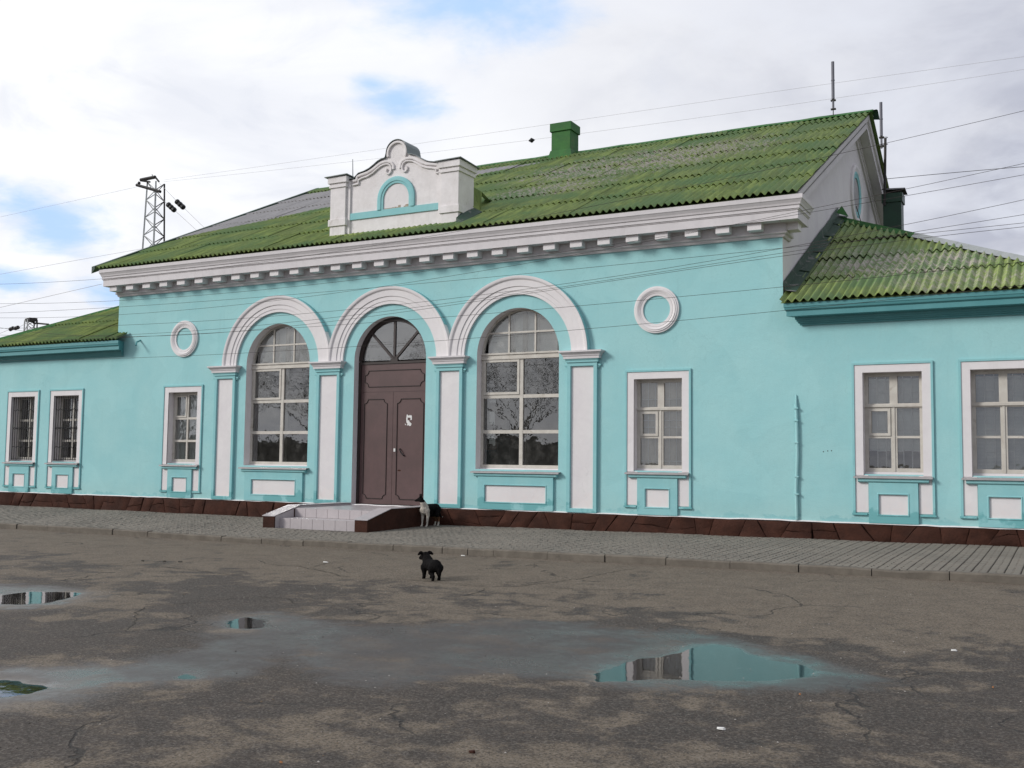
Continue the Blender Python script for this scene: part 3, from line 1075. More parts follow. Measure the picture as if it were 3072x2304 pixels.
# interior shells
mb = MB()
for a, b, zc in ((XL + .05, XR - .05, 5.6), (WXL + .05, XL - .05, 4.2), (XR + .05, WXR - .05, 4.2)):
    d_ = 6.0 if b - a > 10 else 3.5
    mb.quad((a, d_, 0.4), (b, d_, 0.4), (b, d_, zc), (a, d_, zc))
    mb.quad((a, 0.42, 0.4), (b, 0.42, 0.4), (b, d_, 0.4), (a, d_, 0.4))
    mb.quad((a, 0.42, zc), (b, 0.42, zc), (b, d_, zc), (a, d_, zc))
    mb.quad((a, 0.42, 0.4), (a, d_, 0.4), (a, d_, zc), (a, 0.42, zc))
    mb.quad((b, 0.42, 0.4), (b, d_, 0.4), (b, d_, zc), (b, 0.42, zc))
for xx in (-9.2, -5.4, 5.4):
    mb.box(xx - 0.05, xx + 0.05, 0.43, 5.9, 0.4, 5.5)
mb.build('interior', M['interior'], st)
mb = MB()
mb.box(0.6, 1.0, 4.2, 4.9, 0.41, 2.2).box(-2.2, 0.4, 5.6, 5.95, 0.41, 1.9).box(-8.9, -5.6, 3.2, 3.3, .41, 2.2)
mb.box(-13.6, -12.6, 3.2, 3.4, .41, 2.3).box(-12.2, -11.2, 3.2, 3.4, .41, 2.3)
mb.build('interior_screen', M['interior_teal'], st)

# ---------------- cornice of the raised middle
cprof = [(0.0, 6.02), (-0.035, 6.02), (-0.05, 6.045), (-0.055, 6.075), (-0.10, 6.085), (-0.105, 6.115), (-0.09, 6.12), (-0.09, 6.285), (-0.37, 6.285), (-0.375, 6.275), (-0.39, 6.275), (-0.39, 6.44),
         (-0.405, 6.447), (-0.405, 6.462), (-0.425, 6.47), (-0.425, 6.535), (-0.445, 6.54), (-0.455, 6.575), (-0.485, 6.625), (-0.50, 6.64), (-0.50, 6.725), (0.0, 6.725)]
mb = MB()
rings = []
xe_l, xe_r = XL + 0.10, XR - 0.02
ret_l = [(0 + xe_l * 0 + XL + (0) * y, 0, z) for y, z in cprof]
# front run with mitred returns at both ends
end = 0.52
rings.append([(XL + y * 0.55, end, z) for y, z in cprof])
rings.append([(XL + y * 0.55, y, z) for y, z in cprof])
rings.append([(XR - y, y, z) for y, z in cprof])
rings.append([(XR - y, end + 0.02 * 0, z) for y, z in cprof])
mb.sweep(rings, caps=True)
cornice = mb.build('cornice', M['cornice'], st)
dm = MB().box(0, 0.275, -0.325, -0.088, 6.140, 6.2845).build('dentil', M['white'], st)
dm.location.x = -9.20
dmesh = dm.data
for i in range(1, 29):
    xd = -9.20 + 0.6375 * i
    if xd < 9.05:
        inst(dmesh, 'dentil', st, (xd, 0, 0))
o = MB().box(XR + 0.085, XR + 0.315, -0.05, 0.24, 6.14, 6.2845).build('dentil', M['white'], st)
o = None

# ---------------- wing cornices
wprof = [(0.0, 4.255), (-0.04, 4.255), (-0.045, 4.285), (-0.075, 4.29), (-0.08, 4.315), (-0.105, 4.32), (-0.11, 4.35), (-0.135, 4.355), (-0.14, 4.40), (-0.26, 4.405), (-0.30, 4.41), (-0.30, 4.50), (-0.335, 4.53), (-0.345, 4.57), (-0.355, 4.58), (-0.355, 4.66), (0.0, 4.66)]
mb = MB()
mb.sweep([[(9.62 + 0.75 * y - 0.0, y, z) for y, z in wprof], [(WXR - y, y, z) for y, z in wprof], [(WXR - y, 11, z) for y, z in wprof]])
mb.build('wing_cornice', M['teal_dark'], st)
wl = [(y, z + 0.10) for y, z in wprof]
mb = MB()
mb.sweep([[(-8.92 - 0.5 * y, y, z) for y, z in wl], [(WXL + y, y, z) for y, z in wl], [(WXL + y, 11, z) for y, z in wl]])
mb.build('wing_cornice', M['teal_dark'], st)


# ---------------- corrugated roofs
def corr_sheet(w, L, A=0.033, per=0.15, seg=6, thick=0.013, ncut=1):
    """local: x across, y up the slope; wave in z; thickness lip along the lower edge"""
    n = int(round(w / per * seg))
    mb = MB()
    vs, fs = [], []
    for j in range(ncut + 1):
        for i in range(n + 1):
            x = w * i / n
            vs.append((x, L * j / ncut, A * math.cos(2 * math.pi * x / per)))
    for j in range(ncut):
        for i in range(n):
            a = j * (n + 1) + i
            fs.append((a, a + 1, a + n + 2, a + n + 1))
    o_ = len(vs)
    for i in range(n + 1):
        x = w * i / n
        vs.append((x, 0.0, A * math.cos(2 * math.pi * x / per) - thick))
    for i in range(n):
        fs.append((i, o_ + i, o_ + i + 1, i + 1))
    for j in (1,):
        for i in range(n + 1):
            x = w * i / n
            vs.append((x, L * 0.25, A * math.cos(2 * math.pi * x / per) - thick))
        for i in range(n):
            fs.append((o_ + i, o_ + n + 1 + i, o_ + n + 2 + i, o_ + i + 1))
    mb.add(vs, fs)
    return mb


def mesh_of(mb, name, mat, smooth=True):
    me_ = bpy.data.meshes.new(name)
    me_.from_pydata(mb.v, [], mb.f)
    me_.materials.append(mat)
    if smooth:
        me_.polygons.foreach_set('use_smooth', [True] * len(me_.polygons))
        me_.set_sharp_from_angle(angle=R(60))
    return me_


def lay_roof(parent, mat, x0, x1, ye, ze, slope, y_top, row, cuts=(), colw=1.05, extra=0.14, seed=1):
    """rows of sheets up a slope facing -y; cuts: list of (point, normal) keeping the side the normal points to"""
    rg = random.Random(seed)
    ang = math.atan(slope)
    ca = math.cos(ang)
    full = mesh_of(corr_sheet(colw, row / ca + extra), 'roof_sheet', mat)
    made = 0
    k = 0
    y = ye
    while y < y_top - 0.05:
        L_full = (min(row, y_top - y)) / ca + (extra if y + row < y_top - 0.05 else 0.0)
        x = x0
        while x < x1 - 0.02:
            w = min(colw, x1 - x)
            w = round(w / 0.15) * 0.15
            if w < 0.1:
                break
            std = abs(w - colw) < 0.01 and abs(L_full - (row / ca + extra)) < 0.01
            zz = ze + slope * (y - ye) + 0.030 + rg.gauss(0, 0.006)
            corners = [Vector((x, y, 0)), Vector((x + w, y, 0)), Vector((x, y + L_full * ca, 0)), Vector((x + w, y + L_full * ca, 0))]
            keep, cut = True, False
            for p, nrm in cuts:
                s = [(c - Vector((p[0], p[1], 0))).dot(Vector((nrm[0], nrm[1], 0))) for c in corners]
                if max(s) < 0.02:
                    keep = False
                if min(s) < 0:
                    cut = True
            if keep:
                tilt = rg.gauss(0, 0.0025) - 0.023
                if std and not cut:
                    inst(full, 'roof_sheet', parent, (x, y, zz), (ang + tilt, rg.gauss(0, 0.002), 0))
                    made += 1
                else:
                    mb = corr_sheet(w, L_full)
                    rot = Matrix.Rotation(ang + tilt, 4, 'X')
                    mb.v = [tuple(rot @ Vector(v) + Vector((x, y, zz))) for v in mb.v]
                    bm = bmesh.new()
                    me_ = bpy.data.meshes.new('roof_sheet')
                    me_.from_pydata(mb.v, [], mb.f)
                    bm.from_mesh(me_)
                    for p, nrm in cuts:
                        bmesh.ops.bisect_plane(bm, geom=bm.verts[:] + bm.edges[:] + bm.faces[:], plane_co=(p[0], p[1], 0), plane_no=(nrm[0], nrm[1], 0), clear_inner=True)
                    if len(bm.faces) > 2:
                        bm.to_mesh(me_)
                        me_.materials.append(mat)
                        me_.polygons.foreach_set('use_smooth', [True] * len(me_.polygons))
                        me_.set_sharp_from_angle(angle=R(60))
                        inst(me_, 'roof_sheet', parent)
                        made += 1
                    bm.free()
            x += w
        y += row
        k += 1
    return made


roof = empty('roof', parent=st)
XV0, XV1, XRR = -9.62, -8.78, 9.73
ang_left = (Vector((XV1, RY, 0)) - Vector((XV0, -0.55, 0)))
nl = Vector((ang_left.y, -ang_left.x, 0)).normalized()
x_start = XRR - 0.15 * round((XRR - XV0) / 0.15 + 0.5)
lay_roof(roof, M['roof'], x_start, XRR, -0.55, 6.765, SL, RY, 1.33, cuts=[((XV0, -0.55), (nl.x, nl.y))], seed=4)
mb = MB()
ztop = 6.765 + SL * (RY + 0.55)
mb.quad((XV1, RY, ztop), (XRR, RY, ztop), (XRR, 2 * RY + 0.5, 6.75), (XV0, 2 * RY + 0.5, 6.75))
# underside board just beneath the sheets
mb.quad((XV0 + 0.1, -0.47, 6.735), (XRR - 0.1, -0.47, 6.735), (XRR - 0.1, RY, ztop - 0.06), (XV1 + 0.1, RY, ztop - 0.06))
mb.build('rear_slope', M['roof'], roof)
# ridge cap
mb = MB()
rings = []
for i in range(40):
    t = i / 39
    x = XV1 - 0.03 + (XRR + 0.06 - XV1) * t
    dz = 0.006 * math.sin(x * 3.1) + 0.004 * math.sin(x * 7.7)
    rings.append([(x, RY - 0.20, ztop - 0.045 + dz), (x, RY - 0.06, ztop + 0.045 + dz), (x, RY, ztop + 0.06 + dz), (x, RY + 0.06, ztop + 0.045 + dz), (x, RY + 0.20, ztop - 0.045 + dz),
                  (x, RY + 0.19, ztop - 0.06 + dz), (x, RY, ztop + 0.045 + dz), (x, RY - 0.19, ztop - 0.06 + dz)])
mb.sweep(rings)
mb.build('ridge_cap', M['tin_green'], roof)
MB().add([(XRR, RY - .16, ztop - .02), (XRR + .13, RY - .14, ztop - 0.0), (XRR + .13, RY + .10, ztop + .05), (XRR, RY + .05, ztop + .06), (XRR + .15, RY + .24, ztop - .17), (XRR, RY + .24, ztop - .15)], [(0, 1, 2, 3), (3, 2, 4, 5)]).build('ridge_end', M['tin_dark'], roof)
# left verge board (dark) and lightning strip
mb = MB()
p0, p1 = Vector((XV0 - 0.02, -0.56, 6.77)), Vector((XV1 - 0.02, RY, ztop + 0.02))
mb.sweep([[p + Vector((-0.03, 0, 0.055)), p + Vector((0.09, 0, 0.055)), p + Vector((0.09, 0, -0.02)), p + Vector((-0.03, 0, -0.14))] for p in (p0, p1)])
mb.build('verge_board', M['tin_dark'], roof)

# raking cornice on the right gable, both slopes
rk = [(0.0, -0.62), (0.045, -0.62), (0.06, -0.56), (0.09, -0.55), (0.09, -0.43), (0.30, -0.425), (0.315, -0.44), (0.33, -0.44), (0.33, -0.27), (0.345, -0.26), (0.345, -0.235), (0.37, -0.225), (0.385, -0.19), (0.385, -0.085), (0.0, -0.085)]
mb = MB()
za = lambda y: 6.765 + SL * (y + 0.55)
mb.sweep([[(XR + x, y, za(y) + h) for x, h in rk] for y in (-0.30, RY)], caps=True)
mb.sweep([[(XR + x, y, za(2 * RY - y) + h) for x, h in rk] for y in (RY, 2 * RY + 0.3)], caps=True)
mb.build('rake_cornice', M['cornice'], st)
mb = MB()
mb.sweep([[(XL - x * 0.8, y, za(y) + h) for x, h in rk] for y in (-0.20, RY)], caps=True)
mb.build('rake_cornice', M['cornice'], st)
# beading on the rake fascia
mb = MB()
for i in range(90):
    y = -0.15 + i * 0.088
    zz = za(y) - 0.25
    mb.box(XR + 0.350, XR + 0.358, y, y + 0.03, zz - 0.008, zz + 0.012)
o = mb.build('rake_beading', M['steel_dark'], st)
o['kind'] = 'stuff'
# gable round window (oculus)
OY, OZ = 8.1, 8.75
oc = empty('oculus', parent=st)
mb = MB()
n = 48


def ring_yz(mb, prof, n=48, x0=XR, cy=OY, cz=OZ):
    rings = []
    for i in range(n + 1):
        a = 2 * math.pi * i / n
        rings.append([(x0 + h, cy + r * math.cos(a), cz + r * math.sin(a)) for r, h in prof])
    mb.sweep(rings, caps=False)


ring_yz(mb, [(0.80, -0.01), (0.80, 0.05), (0.75, 0.075), (0.70, 0.075), (0.66, 0.05), (0.62, 0.045), (0.62, -0.01)])
mb.build('outer_ring', M['white'], oc, smooth=True)
mb = MB()
ring_yz(mb, [(0.62, 0.04), (0.57, 0.055), (0.52, 0.03), (0.46, 0.03), (0.46, 0.002), (0.62, 0.002)])
mb.build('inner_ring', M['teal_trim'], oc, smooth=True)
mb = MB()
mb.add([(XR + 0.006, OY + 0.47 * math.cos(2 * math.pi * i / n), OZ + 0.47 * math.sin(2 * math.pi * i / n)) for i in range(n)], [tuple(range(n))])
mb.build('boarding', M['sill'], oc)
# cable looping out of the oculus
mb = MB()
pts = [(XR + 0.05, 7.9, 8.4), (XR + 0.12, 8.2, 8.0), (XR + 0.15, 8.9, 7.65), (XR + 0.16, 9.6, 7.60), (XR + 0.3, 10.0, 8.2)]
mb.tube(pts, 0.012)
o = mb.build('roof_cable', M['wire'])
tag(o, 'thin black cable looping out of the round gable opening', 'cable')

# wing roofs
wr = empty('wing_roof', parent=st)
WY0, WZ0, WSL = -0.43, 4.675, 0.487
HX0, HY0 = 9.28, 5.45
HX1, HY1 = 14.9, WY0
hv = Vector((HX1 - HX0, HY1 - HY0, 0))
hn = Vector((hv.y, -hv.x, 0)).normalized()     # keep the side towards -x / -y
if hn.dot(Vector((-1, -1, 0))) < 0:
    hn = -hn
lay_roof(wr, M['roof_wing'], 9.30, 14.85, WY0, WZ0, WSL, HY0, 1.27, cuts=[((HX0, HY0), (hn.x, hn.y))], colw=1.2, seed=9)
zh = WZ0 + WSL * (HY0 - WY0)
mb = MB()
mb.add([(HX0, HY0, zh), (HX1, HY1, WZ0), (HX1, 11.8, WZ0), (HX0, 5.9, zh), (HX0, 11.8, WZ0)], [(0, 1, 2, 3), (3, 2, 4)])
mb.quad((9.3, WY0 + 0.06, WZ0 - 0.02), (14.8, WY0 + 0.06, WZ0 - 0.02), (14.0, 0.6, WZ0 + 0.45), (9.3, 0.6, WZ0 + 0.45))
mb.build('rear_slope', M['roof_wing'], wr)
# hip caps: first green, then bare grey sections
hp = [Vector((HX0, HY0, zh + 0.03)).lerp(Vector((HX1, HY1, WZ0 + 0.03)), t) for t in (0, 0.36, 0.52, 0.70, 0.86, 1.0)]
for i, (a, b) in enumerate(zip(hp, hp[1:])):
    d = (b - a).normalized()
    sd_ = Vector((d.y, -d.x, 0)).normalized() * 0.11
    upv = Vector((0, 0, 0.05))
    dz = Vector((0, 0, 0.004 * (i % 2)))
    mb = MB()
    mb.sweep([[p - sd_ + Vector((0, 0, -0.03)), p + upv, p + sd_ + Vector((0, 0, -0.05)), p + Vector((0, 0, 0.03))] for p in (a + dz, b + dz + d * 0.05)])
    mb.build('hip_cap', M['tin_green'] if i == 0 else M['tin_grey'], wr)
# flashing along the main wall
wz = lambda y: WZ0 + WSL * (y - WY0)
fp = [-0.05, 1.2, 2.5, 3.7, 4.7, 5.45]
for i, (a, b) in enumerate(zip(fp, fp[1:])):
    mb = MB()
    j = random.uniform(-.02, .02)
    h = 0.30 + j
    mb.add([(XR + 0.02, a, wz(a) + h * 0.9), (XR + 0.035, b + .05, wz(b) + h), (XR + 0.06, b + .05, wz(b) + 0.10), (XR + 0.05, a, wz(a) + 0.10), (XR + 0.26, b + .05, wz(b) + 0.055), (XR + 0.26, a, wz(a) + 0.055)],
           [(0, 1, 2, 3), (3, 2, 4, 5)])
    mb.build('flashing', M['tin_flash'], wr)
MB().add([(XR + .02, 5.3, zh + .12), (XR + .3, 5.35, zh + .02), (XR + .12, 5.5, zh + .33), (XR + .35, 5.1, zh - .05)], [(0, 1, 2), (0, 3, 1)]).build('flashing', M['tin_green'], wr)

wr2 = empty('wing_roof', parent=st)
LX0, LX1 = -9.22, -14.9
lv = Vector((LX1 - LX0, HY1 - HY0, 0))
ln_ = Vector((lv.y, -lv.x, 0)).normalized()
if ln_.dot(Vector((1, -1, 0))) < 0:
    ln_ = -ln_
LZ = WZ0 + 0.12
lay_roof(wr2, M['roof_wing'], -15.0, -9.18, WY0, LZ, WSL, HY0, 1.55, cuts=[((LX0, HY0), (ln_.x, ln_.y))], colw=1.2, seed=12)
# two loose end corrugations lying on the cornice end
zh2 = LZ + WSL * (HY0 - WY0)
mb = MB()
mb.add([(LX0, HY0, zh2), (LX1, HY1, LZ), (LX1, 11.8, LZ), (LX0, 5.9, zh2), (LX0, 11.8, LZ)], [(0, 1, 2, 3), (3, 2, 4)])
mb.quad((-9.2, WY0 + 0.06, LZ - 0.02), (-14.8, WY0 + 0.06, LZ - 0.02), (-14.0, 0.6, LZ + 0.45), (-9.2, 0.6, LZ + 0.45))
mb.build('rear_slope', M['roof_wing'], wr2)
a, b = Vector((LX0, HY0, zh2 + 0.03)), Vector((LX1, HY1, LZ + 0.03))
d = (b - a).normalized()
sd_ = Vector((d.y, -d.x, 0)).normalized() * 0.11
mb = MB()
mb.sweep([[p - sd_ + Vector((0, 0, -0.05)), p + Vector((0, 0, 0.05)), p + sd_ + Vector((0, 0, -0.03)), p + Vector((0, 0, 0.03))] for p in (a, b)])
mb.build('hip_cap', M['tin_green'], wr2)
mb = MB()
for i in range(14):
    pass
cs = corr_sheet(0.45, 0.42)
rot = Matrix.Rotation(math.atan(WSL), 4, 'X')
cs.v = [tuple(rot @ Vector(v) + Vector((-9.18, WY0 + 0.02, LZ + 0.02))) for v in cs.v]
o = inst(mesh_of(cs, 'roof_sheet', M['roof_wing']), 'roof_sheet', wr2)

# ---------------- the three big arches, pilasters, rosettes
for c, k in ARCHES:
    ar = empty('arch_moulding', parent=st)
    mb = MB()
    s = 0.0
    #  outer radius ~1.76, inner 1.335
    prof = [(1.335, 0.004), (1.335, -0.055), (1.405, -0.055), (1.412, -0.068), (1.505, -0.068), (1.515, -0.088), (1.655, -0.098), (1.675, -0.125), (1.70, -0.135), (1.745, -0.135), (1.745, 0.004)]
    # clip neighbours: outer mouldings meet half way between the bays
    lim = BAY / 2
    rings = []
    N_ = 56
    for i in range(N_ + 1):
        a = math.pi * i / N_
        ring = []
        for r, y in prof:
            x_, z_ = r * math.cos(a), r * math.sin(a)
            if (k == 'door' or (c < 0 and x_ > 0) or (c > 0 and x_ < 0)) and abs(x_) > lim - 0.001:
                x_ = math.copysign(lim - 0.001, x_)
            ring.append((c + x_, y, AZ - 0.02 + z_))
        rings.append(ring)
    mb.sweep(rings)
    o = mb.build('archivolt', M['white'], ar, smooth=True)
    mb = MB()
    rings = []
    for i in range(N_ + 1):
        a = math.pi * i / N_
        x_ = 1.745 * math.cos(a)
        if (k == 'door' or (c < 0 and x_ > 0) or (c > 0 and x_ < 0)) and abs(x_) > lim - 0.12:
            continue
        rings.append([(c + r * math.cos(a), y, AZ - 0.02 + r * math.sin(a)) for r, y in ((1.7455, -0.122), (1.758, -0.118), (1.758, 0.003), (1.7455, 0.003))])
    mb.sweep(rings)
    mb.build('arch_edge', M['teal_trim'], ar, smooth=True)
for xj in (-BAY / 2, BAY / 2):   # fill between the springing of two arches
    mb = MB()
    mb.sweep([[(xj - 0.07 * (1 - t), -0.09 - 0.0 * t, AZ - 0.02 + t * 0.36), (xj + 0.07 * (1 - t), -0.09, AZ - 0.02 + t * 0.36), (xj + 0.07 * (1 - t), 0.0, AZ - 0.02 + t * 0.36), (xj - 0.07 * (1 - t), 0.0, AZ - 0.02 + t * 0.36)] for t in (0, 0.97)])
    mb.build('arch_spandrel', M['white'], st)


def rect_ring(mb, x0, x1, z0, z1, prof, mi=0):
    """profile [(inset, y)] swept round a rectangle (mitred)"""
    rings = []
    for (sx, sz) in ((0, 0), (1, 0), (1, 1), (0, 1), (0, 0)):
        rings.append([((x0 + i_) if sx == 0 else (x1 - i_), y, (z0 + i_) if sz == 0 else (z1 - i_)) for i_, y in prof])
    mb.sweep(rings, caps=False, mi=mi)


PIL = [(-5.09, 'outer'), (-1.755, 'inner'), (1.70, 'inner'), (5.01, 'outer')]
for i, (c, k) in enumerate(PIL):
    p = empty('pilaster', parent=st)
    # shaft: raised frame round a recessed white panel
    mb = MB()
    hw = 0.345
    rect_ring(mb, c - hw, c + hw, ZB + 0.002, 3.70, [(0.0, 0.0), (0.0, -0.075), (0.075, -0.075), (0.083, -0.060), (0.083, -0.022), (0.083, 0.0)])
    mb.build('shaft', M['teal_trim'], p)
    mb = MB()
    mb.box(c - hw + 0.083, c + hw - 0.083, -0.026, -0.002, ZB + 0.085, 3.617)
    mb.build('panel', M['white'], p)
    # neck and small ears
    mb = MB()
    mb.profile_x([(0, 3.701), (-0.10, 3.701), (-0.10, 3.735), (-0.13, 3.775), (0, 3.775)], c - hw - 0.03, c + hw + 0.03)
    mb.box(c - hw - 0.075, c - hw - 0.002, -0.05, 0.0, 3.62, 3.66)
    mb.box(c + hw + 0.002, c + hw + 0.075, -0.05, 0.0, 3.62, 3.66)
    mb.box(c - hw - 0.04, c - hw - 0.002, -0.04, 0.0, 3.58, 3.62)
    mb.box(c + hw + 0.002, c + hw + 0.04, -0.04, 0.0, 3.58, 3.62)
    mb.build('neck', M['teal_trim'], p)
    # capital with three projecting bands, mitred returns
    cp = [(0.0, 3.776), (-0.135, 3.776), (-0.135, 3.83), (-0.15, 3.835), (-0.155, 3.86), (-0.20, 3.905), (-0.215, 3.91), (-0.215, 3.945), (0.0, 3.965)]
    w0 = hw + 0.035
    mb = MB()
    mb.sweep([[(c - w0 - (-y - 0.10) if y < -0.01 else c - w0, 0.0, z) for y, z in cp], [(c - w0 + (y + 0.10 if y < -0.01 else 0), y, z) for y, z in cp],
              [(c + w0 - (y + 0.10 if y < -0.01 else 0), y, z) for y, z in cp], [(c + w0 + (-y - 0.10) if y < -0.01 else c + w0, 0.0, z) for y, z in cp]])
    mb.build('capital', M['cornice'], p)

for c in (-6.62, 6.665):
    mb = MB()
    pr_ = [(0.295, 0.0), (0.295, -0.03), (0.345, -0.035), (0.352, -0.045), (0.36, -0.035), (0.41, -0.075), (0.418, -0.075), (0.425, -0.062), (0.45, -0.066), (0.455, -0.05), (0.487, -0.045), (0.487, 0.0)]
    rings = []
    for i in range(57):
        a = 2 * math.pi * i / 56
        rings.append([(c + r * math.cos(a), y, 4.735 + r * math.sin(a)) for r, y in pr_])
    mb.sweep(rings, caps=False)
    o = mb.build('rosette', M['white'], st, smooth=True)

# reveals of arched openings
for c, k in ARCHES:
    mb = MB()
    zb = 1.40 if k == 'win' else ZB - 0.02
    yb = 0.30
    rings = [[(c + AR, 0.0, zb), (c + AR, yb, zb)]]
    for i in range(33):
        a = math.pi * i / 32
        rings.append([(c + AR * math.cos(a), 0.0, AZ + AR * math.sin(a)), (c + AR * math.cos(a), yb, AZ + AR * math.sin(a))])
    rings.append([(c - AR, 0.0, zb), (c - AR, yb, zb)])
    mb.sweep(rings, close_ring=False, caps=False)
    if k == 'win':
        mb.quad((c - AR, 0, zb), (c + AR, 0, zb), (c + AR, yb, zb), (c - AR, yb, zb))
    mb.build('reveal', M['white'], st, smooth=True)


def sill_and_apron(parent, c, hw_sill, hw_apron, panel_hw, zs, tw=None):
    # zinc sill with drip edge, slightly sloped
    mb = MB()
    n = 10
    rings = []
    for i in range(n + 1):
        x = c - hw_sill + 2 * hw_sill * i / n
        e = random.gauss(0, 0.002)
        rings.append([(x, 0.20, zs + 0.045), (x, -0.12 + e, zs + 0.0 + e), (x, -0.125 + e, zs - 0.03), (x, -0.12, zs - 0.03), (x, -0.11, zs - 0.006), (x, 0.20, zs + 0.035)])
    mb.sweep(rings)
    mb.build('sill', M['sill'], parent)
    mb = MB()
    mb.profile_x([(0, zs - 0.105), (-0.06, zs - 0.105), (-0.085, zs - 0.085), (-0.09, zs - 0.035), (0, zs - 0.03)], c - hw_sill + 0.07, c + hw_sill - 0.07)
    mb.build('sill_moulding', M['teal_trim'], parent)
    ztop_ = zs - 0.108
    zp = [ZB + 0.003, ztop_]
    mb = MB()
    fr_z = 0.135
    y = -0.055
    x0, x1, z0, z1 = c - hw_apron, c + hw_apron, ZB + 0.003, ztop_
    a0, a1, b0, b1 = c - panel_hw, c + panel_hw, 0.66, 1.07
    # raised frame (four bars butt-jointed) round the sunk panel
    mb.box(x0, x1, y, 0, b1, z1)
    mb.box(x0, x1, y, 0, z0, b0)
    mb.box(x0, a0, y, 0, b0 + .0005, b1 - .0005)
    mb.box(a1, x1, y, 0, b0 + .0005, b1 - .0005)
    rect_ring(mb, a0 - 0.004, a1 + 0.004, b0 - 0.004, b1 + 0.004, [(0.0, -0.058), (0.012, -0.066), (0.026, -0.058), (0.028, -0.02), (0.0, -0.02)])
    mb.build('apron', M['teal_trim'], parent)
    MB().box(a0 + 0.02, a1 - 0.02, -0.022, -0.003, b0 + 0.02, b1 - 0.02).build('apron_panel', M['white'], parent)


def pane(parent, x0, x1, z0, z1, y, mat=None):
    return MB().quad((x0, y, z0), (x1, y, z0), (x1, y, z1), (x0, y, z1)).build('pane', mat or M['glass'], parent, recalc=False)


def bars_rect(mb, x0, x1, z0, z1, w, y0, y1):
    """rectangular frame of four bars, butt-jointed"""
    mb.box(x0, x0 + w, y0, y1, z0, z1)
    mb.box(x1 - w, x1, y0, y1, z0, z1)
    mb.box(x0 + w, x1 - w, y0, y1, z0, z0 + w)
    mb.box(x0 + w, x1 - w, y0, y1, z1 - w, z1)


